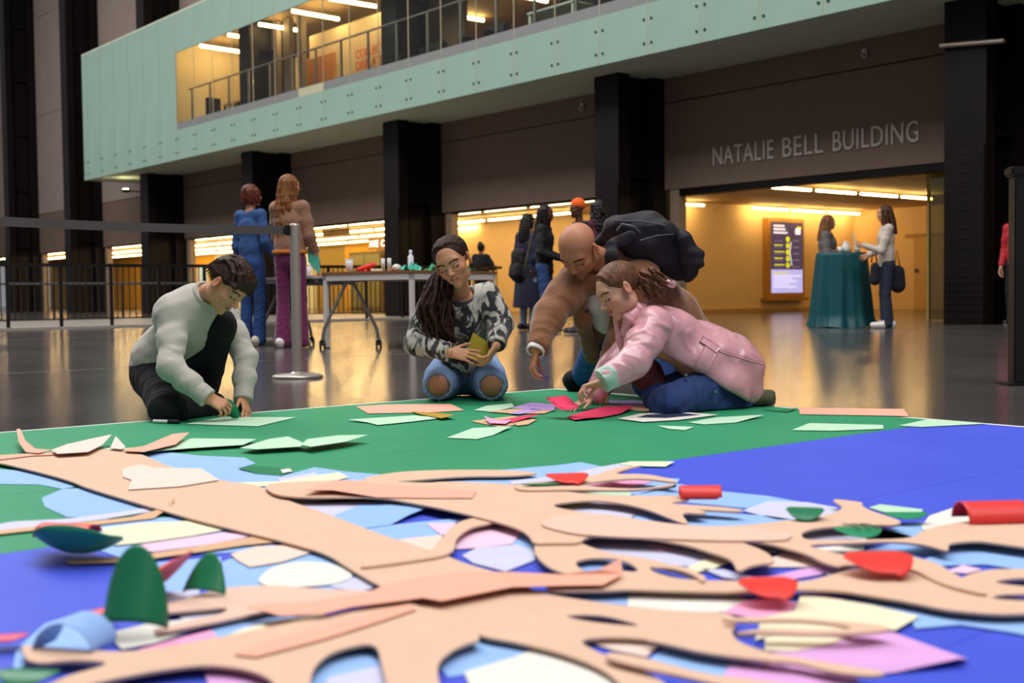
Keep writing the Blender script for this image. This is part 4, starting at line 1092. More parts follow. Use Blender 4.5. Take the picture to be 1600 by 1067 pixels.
MB(HT).box(16.0, 16.7, 17.6, 19.0, DZ + .70, DZ + .74, .005).build('table_top', white_m, wt)
for u, v in ((16.05, 17.65), (16.65, 17.65), (16.05, 18.95), (16.65, 18.95)):
    MB(HT).box(u - .025, u + .025, v - .025, v + .025, DZ, DZ + .70).build('leg', white_m, wt)
for v, l in ((26.6, 'pale wooden stool leaning before the lettered partition'), (28.9, 'pale wooden stool leaning beside the orange partition')):
    s = empty('stool', HT((17.1, v, DZ)), l, 'stool')
    MB(HT).box(16.9, 17.3, v - .2, v + .2, DZ + .45, DZ + .5, .01).build('seat', pale_wood, s)
    for a, b in ((-.15, -.15), (.15, -.15), (-.15, .15), (.15, .15)):
        MB(HT).tube([(17.1 + a, v + b, DZ + .45), (17.1 + a * 1.4, v + b * 1.4, DZ)], .02, 6).build('leg', pale_wood, s)
    MB(HT).tube([(17.25, v - .15, DZ + .5), (17.32, v - .25, DZ + 1.3)], .025, 6).build('back_rail', pale_wood, s)
# ================================================================ sculpting: smooth blends of limbs turned into one skin
def nv(v):
    v = np.asarray(v, float)
    return v / (np.linalg.norm(v) + 1e-12)
class Sculpt:
    """Distance field of tapered limbs and ellipsoids with soft blends; mesh() returns one closed surface."""
    def __init__(self, h):
        self.h, self.ops, self.lo, self.hi = h, [], np.full(3, 1e9), np.full(3, -1e9)
    def _grow(self, lo, hi):
        self.lo, self.hi = np.minimum(self.lo, lo), np.maximum(self.hi, hi)
    def cone(self, a, b, r0, r1=None, k=.02, flat=None, wr=None, op='add'):
        a, b = np.asarray(a, float), np.asarray(b, float)
        r1 = r0 if r1 is None else r1
        m = max(r0, r1) * (max(1., flat[1]) if flat else 1.) + (wr[0] if wr else 0)
        lo, hi = np.minimum(a, b) - m, np.maximum(a, b) + m
        ba = b - a; L2 = float(ba @ ba) + 1e-12
        if flat: fn, ff = nv(flat[0]), flat[1]
        if wr:
            ax = ba / math.sqrt(L2); e1 = nv(np.cross(ax, [.31, .77, .55])); e2 = np.cross(ax, e1)
        def d(X, Y, Z):
            px, py, pz = X - a[0], Y - a[1], Z - a[2]
            t = np.clip((px * ba[0] + py * ba[1] + pz * ba[2]) / L2, 0, 1)
            qx, qy, qz = px - t * ba[0], py - t * ba[1], pz - t * ba[2]
            if flat:
                c = (qx * fn[0] + qy * fn[1] + qz * fn[2]) * (1 / ff - 1)
                qx, qy, qz = qx + c * fn[0], qy + c * fn[1], qz + c * fn[2]
            D = np.sqrt(qx * qx + qy * qy + qz * qz) - (r0 + t * (r1 - r0))
            if wr:
                s1, s2 = qx * e1[0] + qy * e1[1] + qz * e1[2], qx * e2[0] + qy * e2[1] + qz * e2[2]
                L = t * math.sqrt(L2)
                w = np.sin(L * 6.283 / wr[1] + wr[2] + 22 * s1 + 1.8 * np.sin(41 * s2 + 9 * L + wr[2] * 2))
                w = np.maximum(w, 0) ** 2 * (.5 + .5 * np.sin(31 * s1 - 17 * s2 + 13 * L + wr[2] * 5)) + .35 * np.sin(L * 9. / wr[1] - 36 * s2 + 30 * s1 + wr[2] * 3) * np.sin(27 * s1 + wr[2])
                D = D - .62 * wr[0] * w
            return D
        self.ops.append((op, d, lo, hi, k))
        if op == 'add': self._grow(lo, hi)
        return self
    def chain(self, pts, rs, k=.02, flat=None, wr=None):
        for i in range(len(pts) - 1): self.cone(pts[i], pts[i + 1], rs[i], rs[i + 1], k, flat, (wr[0], wr[1], wr[2] + i * 1.7) if wr else None)
        return self
    def ell(self, c, r, axes=None, k=.02, op='add'):
        c, r = np.asarray(c, float), np.asarray(r, float) * np.ones(3)
        A = np.eye(3) if axes is None else np.array([nv(q) for q in axes])
        m = np.sqrt(((A * r[:, None]) ** 2).sum(0))
        def d(X, Y, Z):
            p = [X - c[0], Y - c[1], Z - c[2]]
            q = [p[0] * A[i, 0] + p[1] * A[i, 1] + p[2] * A[i, 2] for i in range(3)]
            k0 = np.sqrt(sum((q[i] / r[i]) ** 2 for i in range(3)))
            k1 = np.sqrt(sum((q[i] / r[i] ** 2) ** 2 for i in range(3))) + 1e-9
            return k0 * (k0 - 1) / k1
        self.ops.append((op, d, c - m, c + m, k))
        if op == 'add': self._grow(c - m, c + m)
        return self
    def cut(self, p, n, k=.004, near=None):
        """Take away what lies beyond the plane through p facing n (only within `near` of p when given)."""
        p, n = np.asarray(p, float), nv(n)
        def d(X, Y, Z): return -((X - p[0]) * n[0] + (Y - p[1]) * n[1] + (Z - p[2]) * n[2])
        lo, hi = (p - near, p + near) if near else (np.full(3, -1e9), np.full(3, 1e9))
        self.ops.append(('sub', d, lo, hi, k))
        return self
    def noise(self, amp, scale, seed=0):
        rg = np.random.RandomState(seed); W = rg.randn(7, 3) * 6.283 / scale * .6; ph = rg.rand(7) * 6.283
        def d(X, Y, Z):
            return sum(np.sin(X * w[0] + Y * w[1] + Z * w[2] + q) for w, q in zip(W, ph)) / 7 * amp * 2
        self.ops.append(('noise', d, np.full(3, -1e9), np.full(3, 1e9), 0)); return self
    def mesh(self):
        h = self.h
        lo, hi = self.lo - 3 * h - .01, self.hi + 3 * h + .01
        n = np.ceil((hi - lo) / h).astype(int) + 1
        F = np.full(n, .3, np.float32)
        ax = [(lo[i] + h * np.arange(n[i])).astype(np.float32) for i in range(3)]
        for op, d, l, u, k in self.ops:
            m = k + 3 * h
            s = [slice(int(np.clip(np.floor((l[i] - m - lo[i]) / h), 0, n[i])), int(np.clip(np.ceil((u[i] + m - lo[i]) / h) + 1, 0, n[i]))) for i in range(3)]
            if any(q.stop <= q.start for q in s): continue
            X, Y, Z = ax[0][s[0]][:, None, None], ax[1][s[1]][None, :, None], ax[2][s[2]][None, None, :]
            f = F[s[0], s[1], s[2]]
            if op == 'noise':
                near = np.abs(f) < .05
                i3 = np.nonzero(near)
                f[near] -= d(X[i3[0], 0, 0], Y[0, i3[1], 0], Z[0, 0, i3[2]]).astype(np.float32)
                continue
            D = d(X, Y, Z).astype(np.float32)
            if op == 'add':
                g = np.maximum(k - np.abs(f - D), 0) / max(k, 1e-6)
                F[s[0], s[1], s[2]] = np.minimum(f, D) - g * g * k * .25
            else:
                D = -D
                g = np.maximum(k - np.abs(f - D), 0) / max(k, 1e-6)
                F[s[0], s[1], s[2]] = np.maximum(f, D) + g * g * k * .25
        for i in range(3):      # close the surface at the grid border
            sl = [slice(None)] * 3; sl[i] = 0; F[tuple(sl)] = .3; sl[i] = -1; F[tuple(sl)] = .3
        I = F < 0
        c = I[:-1, :-1, :-1].astype(np.int8)
        for dx in (0, 1):
            for dy in (0, 1):
                for dz in (0, 1):
                    if dx or dy or dz:
                        c = c + I[dx:n[0] - 1 + dx, dy:n[1] - 1 + dy, dz:n[2] - 1 + dz]
        act = (c > 0) & (c < 8)
        idx = np.argwhere(act)
        if len(idx) == 0: return np.zeros((0, 3)), np.zeros((0, 4), int)
        ids = np.full(act.shape, -1, np.int32); ids[act] = np.arange(len(idx))
        acc, cnt = np.zeros((len(idx), 3)), np.zeros(len(idx))
        C8 = [(x, y, z) for x in (0, 1) for y in (0, 1) for z in (0, 1)]
        val = {q: F[idx[:, 0] + q[0], idx[:, 1] + q[1], idx[:, 2] + q[2]] for q in C8}
        for q in C8:
            for i in range(3):
                if q[i] == 0:
                    w = list(q); w[i] = 1; w = tuple(w)
                    f0, f1 = val[q], val[w]
                    cr = (f0 < 0) != (f1 < 0)
                    t = np.where(cr, f0 / np.where(cr, f0 - f1, 1), 0)
                    p = np.array(q, float)[None, :] + t[:, None] * (np.array(w, float) - np.array(q, float))[None, :]
                    acc[cr] += p[cr]; cnt[cr] += 1
        V = (idx + acc / cnt[:, None]) * h + lo
        Q = []
        for i in range(3):
            j, k_ = (i + 1) % 3, (i + 2) % 3
            a = np.take(I, range(n[i] - 1), axis=i); b = np.take(I, range(1, n[i]), axis=i)
            e = np.argwhere(a != b)
            e = e[(e[:, j] > 0) & (e[:, k_] > 0) & (e[:, j] < n[j] - 1) & (e[:, k_] < n[k_] - 1)]
            ins = I[e[:, 0], e[:, 1], e[:, 2]]
            def cell(dj, dk):
                q = e.copy(); q[:, j] += dj; q[:, k_] += dk
                return ids[q[:, 0], q[:, 1], q[:, 2]]
            q4 = np.stack([cell(-1, -1), cell(0, -1), cell(0, 0), cell(-1, 0)], 1)
            q4[~ins] = q4[~ins][:, ::-1]
            Q.append(q4)
        Q = np.concatenate(Q)
        Q = Q[(Q >= 0).all(1)]
        return V, Q
def join(*ms):
    V, Q, o = [], [], 0
    for v, q in ms:
        V.append(v); Q.append(q + o); o += len(v)
    return np.concatenate(V), np.concatenate(Q)
def seg_dist(P, a, b):
    a, b = np.asarray(a, float), np.asarray(b, float)
    ba = b - a
    t = np.clip(((P - a) @ ba) / (ba @ ba + 1e-12), 0, 1)
    return np.linalg.norm(P - a - t[:, None] * ba, axis=1)

class Head:
    """A head with face: unit = chin-to-crown height; x to the person's left, y forward, z up, origin between the ears."""
    def __init__(self, o, fwd, up, hh, wide=1., jaw=1., nose=1.):
        self.o, self.hh = np.asarray(o, float), hh
        self.f = nv(fwd); u = np.asarray(up, float); self.u = nv(u - self.f * (u @ self.f)); self.l = np.cross(self.u, self.f)
        self.wide, self.jaw, self.nose = wide, jaw, nose
    def P(self, x, y, z): return self.o + self.hh * (x * self.l + y * self.f + z * self.u)
    def axes(self): return (self.l, self.f, self.u)
    def sculpt(self, S, neck=None, neck_r=.2, ears=True):
        H, P, A, w = self.hh, self.P, self.axes(), self.wide
        e = lambda c, r, k=.05, op='add': S.ell(P(*c), np.array(r) * H, A, k * H, op)
        co = lambda a, b, r0, r1, k=.04: S.cone(P(*a), P(*b), r0 * H, r1 * H, k * H)
        e((0, -.06, .17), (.335 * w, .405, .325)); e((0, .10, -.10), (.275 * w, .275, .33), .1)
        e((0, .13, -.26), (.2 * w * self.jaw, .22, .19), .08); e((0, .285, -.415), (.085 * self.jaw, .075, .07), .08)
        for s in (-1, 1):
            e((s * .165, .235, -.1), (.095, .1, .085), .09)
            e((s * .18, -.02, -.29), (.06, .14, .1), .1)
        e((0, .29, .1), (.23 * w, .09, .1), .1)
        for s in (-1, 1): e((s * .14, .42, .0), (.085, .075, .055), .05, 'sub')
        for s in (-1, 1): e((s * .135, .30, .0), (.075, .062, .058), .015)
        co((0, .345, .03), (0, .43, -.12), .03, .046 * self.nose, .04); e((0, .445, -.135), (.045 * self.nose, .045, .038), .03)
        for s in (-1, 1): e((s * .05, .405, -.148), (.036, .04, .03), .025)
        for a, b in (((-.075, .345, -.245), (0, .388, -.228)), ((.075, .345, -.245), (0, .388, -.228))): co(a, b, .016, .026, .02)
        for a, b in (((-.065, .342, -.262), (0, .378, -.283)), ((.065, .342, -.262), (0, .378, -.283))): co(a, b, .016, .03, .02)
        if ears:
            for s in (-1, 1):
                fa = (nv(self.l * s - self.f * .55), nv(self.f + self.l * s * .55), self.u)
                S.ell(P(s * .36 * w, -.035, -.02), np.array((.04, .09, .145)) * H, fa, .03 * H)
                S.ell(P(s * .415 * w, .0, .0), np.array((.03, .05, .085)) * H, fa, .02 * H, 'sub')
        if neck is not None: S.cone(P(0, -.1, -.2), neck, neck_r * H, neck_r * 1.08 * H, .08 * H)
        return self
    def paint(self, V, C, lips, brow, lash=(.05, .03, .025), down=True, blush=None, stubble=None, scalp=None):
        """Colours that belong to the face: lips, brows, lash lines."""
        P, H = self.P, self.hh
        def put(d, r, c, a=1.):
            w = np.clip((r - d) / (r * .45), 0, 1)[:, None] * a
            C[:, :3] = C[:, :3] * (1 - w) + np.asarray(c[:3])[None, :] * w
        for s in (-1, 1):
            if blush is not None: put(np.linalg.norm(V - P(s * .18, .33, -.13), axis=1), .16 * H, blush, .35)
        if stubble is not None: put(np.linalg.norm(V - P(0, .3, -.34), axis=1), .24 * H, stubble, .55)
        if scalp is not None: put(np.linalg.norm(V - P(0, -.3, .05), axis=1), .42 * H, scalp, .5)
        for s in (-1, 1):
            put(np.minimum(seg_dist(V, P(s * .07, .395, .085), P(s * .15, .385, .118)), seg_dist(V, P(s * .15, .385, .118), P(s * .235, .30, .09))), .026 * H, brow)
            y = -.032 if down else -.006
            put(np.minimum(seg_dist(V, P(s * .075, .365, y), P(s * .14, .372, y - .018)), seg_dist(V, P(s * .14, .372, y - .018), P(s * .205, .325, y + .004))), .022 * H, lash)
            put(np.linalg.norm(V - P(s * .38, -.03, -.02), axis=1), .15 * H, np.asarray(C[0, :3]) * (1.0, .62, .55), .5)
            put(np.linalg.norm(V - P(s * .045, .42, -.17), axis=1), .02 * H, np.asarray(C[0, :3]) * .35, .8)
        put(np.minimum(seg_dist(V, P(-.07, .365, -.252), P(0, .395, -.256)), seg_dist(V, P(.07, .365, -.252), P(0, .395, -.256))), .036 * H, lips)
        put(np.minimum(seg_dist(V, P(-.08, .36, -.253), P(0, .40, -.254)), seg_dist(V, P(.08, .36, -.253), P(0, .40, -.254))), .009 * H, np.asarray(lips[:3]) * .35)

def hand(S, wrist, d, palm, L, thumb_side, curl=(20, 25, 15), thumb=(45, 20), spread=6, curls=None, k=.3):
    """A palm, four fingers and a thumb. d: towards the knuckles; palm: the way the palm faces; thumb_side: +1/-1 along d x palm."""
    d, palm = nv(d), np.asarray(palm, float); palm = nv(palm - d * (palm @ d)); lat = np.cross(d, palm) * thumb_side
    w = np.asarray(wrist, float)
    r = .043 * L; kk = .05 * L
    S.cone(w - d * .12 * L, w + d * .1 * L, .105 * L, .105 * L, kk, (palm, .8))
    kn = []
    for i, (o, f) in enumerate(((.15, .48), (.05, .505), (-.05, .485), (-.14, .44))):
        q = w + d * f * L + lat * o * L - palm * (.012 * L if i in (1, 2) else 0)
        kn.append(q)
        S.cone(w + lat * o * .55 * L + d * .05 * L, q, .075 * L, .056 * L, kk, (palm, .85))
    for i, ln in enumerate((.40, .45, .42, .33)):
        c = curls[i] if curls else curl
        dd = nv(d + lat * math.tan(math.radians(spread * (1.5 - i))))
        p, a = kn[i], 0
        for j, (sg, rr) in enumerate(((.46, 1.0), (.30, .9), (.24, .78))):
            a += math.radians(c[j])
            q = p + (dd * math.cos(a) + palm * math.sin(a)) * sg * ln * L
            S.cone(p, q, r * rr, r * (rr - .1), .012 * L)
            p = q
    a = math.radians(thumb[0]); b = math.radians(thumb[1])
    base = w + lat * .13 * L + d * .1 * L + palm * .03 * L
    t1 = nv(d * math.cos(a) + lat * math.sin(a) + palm * math.sin(b) * .8)
    p1 = base + t1 * .2 * L
    t2 = nv(t1 + d * .35 + palm * math.sin(b) * .5); p2 = p1 + t2 * .16 * L
    t3 = nv(t2 + d * .25 + palm * math.sin(b) * .4); p3 = p2 + t3 * .13 * L
    S.cone(w + lat * .06 * L, base, .075 * L, .075 * L, kk); S.cone(base, p1, .07 * L, .052 * L, kk); S.cone(p1, p2, .05 * L, .045 * L, .015 * L); S.cone(p2, p3, .045 * L, .035 * L, .012 * L)
    return kn

def skin_mat(name='skin'):
    return mat(name, '#c08a6a', rough=.5, spec=.35, attr='Col', sss=.12, vary=.03, scale=30)
def skin_object(V, Q, C, parent, name='body'):
    V[:, 2] = np.maximum(V[:, 2], .0045)
    return add_mesh(name, V, Q, skin_mat(), parent, True, C)
def cloth_object(name, S, material, parent):
    V, Q = S.mesh()
    V[:, 2] = np.maximum(V[:, 2], .0045)
    return add_mesh(name, V, Q, material, parent, True)
def rgb(c): return np.array(lin(c))
def fill(V, c): return np.tile(rgb(c), (len(V), 1))
def lock_paths(S, paths, r, k=.004):
    for p in paths:
        n = len(p)
        for i in range(n - 1):
            t0, t1 = i / (n - 1), (i + 1) / (n - 1)
            S.cone(p[i], p[i + 1], r * (1 - .65 * t0 ** 2), r * (1 - .65 * t1 ** 2), k)
def hair_mat(name, c, rough=.42):
    return mat(name, c, rough=rough, spec=.25, vary=.45, scale=40, bump=.6, bscale=110, stretch=(1, 1, .18))
def shoe(name, parent, ankle, toe, material, sole, size=.25, up=(0, 0, 1)):
    a, t = np.asarray(ankle, float), np.asarray(toe, float)
    d = nv([t[0] - a[0], t[1] - a[1], 0])
    heel = np.array([a[0], a[1], .045 * size / .25]) - d * .05 * size / .25
    tip = heel + d * size * .88
    k = size / .25
    S = Sculpt(.006 * max(k, .8))
    S.cone(heel + (0, 0, .005), tip, .04 * k, .034 * k, .02 * k); S.cone(heel + (0, 0, .02), heel + d * .09 * k + (0, 0, .045 * k), .042 * k, .035 * k, .03 * k)
    S.cut((heel[0], heel[1], .018), (0, 0, -1))
    o = cloth_object(name, S, material, parent)
    S = Sculpt(.006 * max(k, .8))
    S.cone(heel, tip, .045 * k, .039 * k, .01); S.cut((heel[0], heel[1], .022), (0, 0, 1)); S.cut((heel[0], heel[1], .002), (0, 0, -1))
    cloth_object('sole', S, sole, o)
    return o

from mathutils.bvhtree import BVHTree
def surface_of(o):
    me = o.data
    w = world_loc(o)
    return BVHTree.FromPolygons([tuple(v.co + w) for v in me.vertices], [tuple(p.vertices) for p in me.polygons])
def patch_on(name, o, quad, material, parent, nu=10, nv_=10, lift=.004, thick=.004):
    """A flat piece sewn onto a garment: the four photo corners are dropped onto the surface, with its own thickness."""
    tree = surface_of(o)
    eye = Vector((0, 0, CAMZ))
    pts, ok = [], True
    for i in range(nu + 1):
        for j in range(nv_ + 1):
            s, t = i / nu, j / nv_
            x = (quad[0][0] * (1 - s) + quad[1][0] * s) * (1 - t) + (quad[3][0] * (1 - s) + quad[2][0] * s) * t
            y = (quad[0][1] * (1 - s) + quad[1][1] * s) * (1 - t) + (quad[3][1] * (1 - s) + quad[2][1] * s) * t
            d = Vector(ray(x, y)).normalized()
            h = tree.ray_cast(eye, d)
            pts.append((h[0], h[1], d) if h[0] is not None else None)
    good = [q for q in pts if q]
    if len(good) < 4: return None
    last = good[0]
    V0, V1 = [], []
    for q in pts:
        if q is None: q = last
        last = q
        n = q[1] if q[1].dot(q[2]) < 0 else -q[1]
        V0.append(q[0] + n * lift); V1.append(q[0] - n * thick)
    f, n1, m_ = [], len(V0), nv_ + 1
    for i in range(nu):
        for j in range(nv_):
            a = i * m_ + j
            f += [(a, a + 1, a + m_ + 1, a + m_), (n1 + a + m_, n1 + a + m_ + 1, n1 + a + 1, n1 + a)]
    bord = [i * m_ for i in range(nu + 1)] + [nu * m_ + j for j in range(1, m_)] + [i * m_ + nv_ for i in range(nu - 1, -1, -1)] + list(range(nv_ - 1, 0, -1))
    for a, b in zip(bord, bord[1:] + bord[:1]): f.append((b, a, n1 + a, n1 + b))
    return add_mesh(name, [tuple(v) for v in V0 + V1], f, material, parent, True)
# ================================================================ people working on the collage
K = lambda x, y, Y: np.array(at_dist(x, y, Y))
black_cloth = mat('black_cloth', '#0b0a0d', rough=.9, sheen=.03, bump=.1, bscale=150)
denim_m = mat('denim', '#2c4a78', rough=.85, vary=.18, scale=25, bump=.12, bscale=220)

# ---------------------------------------------------------------- boy in the pale grey sweatshirt
def boy():
    p = empty('person', K(290, 640, 5.3) * (1, 1, 0), 'person in a pale grey sweatshirt crouching and pressing a green leaf down', 'person', 'people working on the collage')
    sR, eR, wR = K(271, 490, 5.25), K(266, 574, 5.08), K(322, 620, 5.06)
    sL, eL, wL = K(350, 492, 5.52), K(384, 560, 5.44), K(380, 622, 5.33)
    neck, chest, waist, pel = K(322, 466, 5.3), K(292, 510, 5.36), K(262, 548, 5.44), K(246, 580, 5.47)
    hd = Head(K(354, 447, 5.2), (.62, -.3, -.687), (.7, -.04, .65), .222, 1.0, .95, .9)
    skin = '#c9906c'
    S = Sculpt(.0032); hd.sculpt(S, K(318, 462, 5.3), .19)
    V1, Q1 = S.mesh(); C1 = fill(V1, skin)
    hd.paint(V1, C1, rgb('#b4655a'), rgb('#3b241a'), down=True, blush=rgb('#d08a70'))
    S = Sculpt(.0032)
    hand(S, wR, (.8, .0, -.42), (.35, .35, -.6), .165, 1, curls=((35, 45, 30), (40, 45, 30), (45, 45, 30), (50, 45, 30)), thumb=(25, 30))
    hand(S, wL, (.25, -.45, -.5), (-.1, -.5, -.85), .16, -1, curls=((20, -8, -5), (20, -8, -5), (20, -8, -5), (20, -8, -5)), thumb=(40, 5), spread=9)
    S.cone(eR, wR, .03, .026); S.cone(eL, wL, .03, .025)
    V2, Q2 = S.mesh()
    S = Sculpt(.009)      # the body under the clothes
    S.chain([neck, chest, waist, pel], [.05, .095, .085, .09], .05); S.chain([sR, eR, wR], [.035, .03, .024]); S.chain([sL, eL, wL], [.035, .03, .024])
    S.cone(sR, sL, .05, .05, .04)
    hR, kR, aR = K(246, 588, 5.42), K(260, 638, 5.14), K(332, 640, 5.42)
    hL, kL, aL = K(268, 580, 5.5), K(340, 509, 5.37), K(318, 628, 5.55)
    S.chain([hR, kR, aR], [.06, .045, .03]); S.chain([hL, kL, aL], [.06, .045, .03])
    V3, Q3 = S.mesh()
    V, Q = join((V1, Q1), (V2, Q2), (V3, Q3))
    C = np.concatenate([C1, fill(V2, skin), fill(V3, skin)])
    skin_object(V, Q, C, p)
    # sweatshirt
    g = mat('grey_sweatshirt', '#b3aea4', rough=.9, sheen=.25, bump=.12, bscale=260)
    S = Sculpt(.006)
    fr = nv(np.cross(neck - pel, sL - sR))
    S.chain([K(312, 474, 5.32), chest, waist, pel], [.075, .112, .112, .112], .06, None, (.006, .11, 1.))
    S.cone(sR, sL, .06, .055, .10); S.cone(sR, K(300, 480, 5.3), .06, .075, .09)
    S.ell(K(250, 560, 5.46), (.125, .13, .10), None, .05)
    S.chain([sR, (sR + eR) / 2, eR], [.06, .055, .051], .04, None, (.009, .085, .4)); S.chain([eR, (eR + wR) / 2, wR - nv(wR - eR) * .02], [.051, .047, .041], .03, None, (.006, .06, 2.))
    S.chain([sL, (sL + eL) / 2, eL], [.06, .055, .05], .04, None, (.008, .085, .9)); S.chain([eL, (eL + wL) / 2, wL - nv(wL - eL) * .02], [.05, .046, .04], .03, None, (.006, .06, 3.))
    S.cut(K(236, 590, 5.45), pel - waist, .01)
    S.cut(wR + nv(wR - eR) * .0, wR - eR, .004, .09); S.cut(wL, wL - eL, .004, .08)
    S.cone(neck, K(334, 452, 5.27), .052, .05, .004, None, None, 'sub')
    S.noise(.002, .055, 4)
    sw = cloth_object('sweatshirt', S, g, p)
    def rib(a, b, r, name, par, mm, n=.012):       # knitted band round a cuff or collar
        S = Sculpt(.0045); S.cone(a, b, r, r, .004); S.cut(a, np.asarray(a) - b, .003); S.cut(b, np.asarray(b) - a, .003)
        return cloth_object(name, S, mm, par)
    rib(wR - nv(wR - eR) * .045, wR + nv(wR - eR) * .012, .044, 'cuff', sw, g); rib(wL - nv(wL - eL) * .045, wL + nv(wL - eL) * .012, .043, 'cuff', sw, g)
    S = Sculpt(.0045); c0, c1 = K(315, 470, 5.30), K(326, 458, 5.27)
    S.cone(c0, c1, .077, .068, .01); S.cone(c0 - (c1 - c0), c1 + (c1 - c0) * 2, .053, .053, .004, None, None, 'sub'); S.cut(c1, c1 - c0, .006); S.cut(c0 - (c1 - c0) * .3, c0 - c1, .006)
    cloth_object('collar', S, g, sw)
    # trousers
    S = Sculpt(.006)
    S.chain([hR, kR], [.105, .072], .05, None, (.005, .09, .2)); S.chain([kR, aR], [.07, .05], .03, None, (.005, .07, 1.2))
    S.chain([hL, kL], [.105, .082], .05, None, (.005, .09, 2.2)); S.chain([kL, aL], [.072, .055], .03, None, (.005, .07, 3.2))
    S.cone(pel, hR, .11, .10, .05); S.cone(pel, hL, .11, .1, .05)
    S.cut((0, 0, .006), (0, 0, -1))
    S.noise(.003, .06, 6)
    cloth_object('trousers', S, black_cloth, p)
    shoe('shoe', p, aR * (1, 1, 0), K(356, 650, 5.38), mat('shoe_black', '#1b1a1d', rough=.6), mat('sole_grey', '#4a474a', rough=.6), .2)
    shoe('shoe', p, aL * (1, 1, 0), K(356, 640, 5.5), mat('shoe_black', '#1b1a1d', rough=.6), mat('sole_grey', '#4a474a', rough=.6), .2)
    # hair: a cap of thick short locks combed forward
    S = Sculpt(.004); A = hd.axes(); H = hd.hh
    S.ell(hd.P(0, -.07, .2), np.array((.385, .46, .385)) * H, A, .01)
    S.ell(hd.P(0, .36, -.16), np.array((.5, .42, .34)) * H, A, .02, 'sub'); S.ell(hd.P(0, .05, -.42), np.array((.6, .36, .36)) * H, A, .02, 'sub')
    rg = random.Random(3)
    for i in range(70):
        x = rg.uniform(-.36, .36); y0 = rg.uniform(-.35, .3)
        z0 = .2 + .34 * math.sqrt(max(0, 1 - (x / .4) ** 2 - ((y0 + .07) / .5) ** 2))
        q = [hd.P(x, y0, z0)]
        for j in range(1, 5):
            yy = min(.34, y0 + .075 * j)
            zz = .2 + .37 * math.sqrt(max(0, 1 - (x / .41) ** 2 - min(.98, ((yy + .07) / .52) ** 2))) + .02 * math.sin(j + i)
            q.append(hd.P(x * (1 + .03 * j) + .02 * math.sin(i * 1.7 + j), yy, zz))
        lock_paths(S, [q], .042 * H)
    for i in range(16):
        x = -.3 + .6 * i / 15
        q = [hd.P(x, .2, .5 - abs(x) * .3), hd.P(x * 1.05, .33 - abs(x) * .2, .36 - abs(x) * .12), hd.P(x * 1.1 + .03 * math.sin(i * 2), .40 - abs(x) * .35, .21 - abs(x) * .1 + .03 * math.sin(i * 3.1))]
        lock_paths(S, [q], .05 * H)
    for sgn in (-1, 1):
        for i in range(9):
            y0 = -.36 + i * .055
            q = [hd.P(sgn * .33, y0, .28), hd.P(sgn * .375, y0 - .01, .12), hd.P(sgn * .36, y0 - .03, -.02 - .05 * (i < 5))]
            lock_paths(S, [q], .035 * H)
    for sgn in (-1, 1): S.ell(hd.P(sgn * .42, .0, -.06), np.array((.16, .15, .19)) * H, A, .01, 'sub')
    cloth_object('hair', S, hair_mat('hair_brown', '#33201a', .55), p)
    return p
boy()
# the green leaf he holds and the marker pen
gl = K(354, 640, 5.13)
lf = empty('held_leaf', gl * (1, 1, 0), 'folded dark green paper leaf held between the fingers of the boy', 'paper leaf')
S = Sculpt(.003); S.ell(K(362, 640, 5.13), (.026, .02, .047), ((.8, 0, .5), (0, 1, 0), (-.5, 0, .8)), .01); S.ell(K(352, 650, 5.10), (.024, .03, .05), ((.8, 0, .5), (0, 1, 0), (-.5, 0, .8)), .01, 'sub'); S.cut((0, 0, .012), (0, 0, -1))
cloth_object('blade', S, pm('dkgreen'), lf)
a, b = on_floor(240, 658, .012), on_floor(280, 659, .012)
mk = empty('marker_pen', (a + b) / 2 - Vector((0, 0, .008)), 'white marker pen with a black cap on the paper border', 'marker')
MB().cyl(a, a.lerp(b, .6), .0075, n=12).build('barrel', mat('marker_white', '#e6e2e0', rough=.35), mk)
MB().cyl(a.lerp(b, .58), b, .0088, n=12).build('cap', black_m, mk)

# ---------------------------------------------------------------- girl in the patterned jumper
def jumper_material():
    M = mat('ink_jumper', '#22242a', rough=.9, sheen=.2)
    nt = M.node_tree; b = nt.nodes['Principled BSDF']
    tc = nt.nodes.new('ShaderNodeTexCoord'); mp = nt.nodes.new('ShaderNodeMapping'); mp.inputs['Scale'].default_value = (1, .7, .55); mp.inputs['Rotation'].default_value = (.3, .5, .2)
    n = nt.nodes.new('ShaderNodeTexNoise'); n.inputs['Scale'].default_value = 17; n.inputs['Detail'].default_value = 2.5; n.inputs['Distortion'].default_value = 1.4
    r = nt.nodes.new('ShaderNodeValToRGB'); e = r.color_ramp.elements
    e[0].position, e[1].position = .47, .56; e[0].color, e[1].color = lin('#1d1f24'), lin('#b9b6ae')
    nt.links.new(tc.outputs['Object'], mp.inputs[0]); nt.links.new(mp.outputs[0], n.inputs['Vector']); nt.links.new(n.outputs['Fac'], r.inputs[0]); nt.links.new(r.outputs[0], b.inputs['Base Color'])
    w = nt.nodes.new('ShaderNodeTexWave'); w.inputs['Scale'].default_value = 55; w.inputs['Distortion'].default_value = 1.5
    bp = nt.nodes.new('ShaderNodeBump'); bp.inputs['Strength'].default_value = .45; bp.inputs['Distance'].default_value = .006
    nt.links.new(tc.outputs['Object'], w.inputs['Vector']); nt.links.new(w.outputs['Fac'], bp.inputs['Height']); nt.links.new(bp.outputs[0], b.inputs['Normal'])
    return M
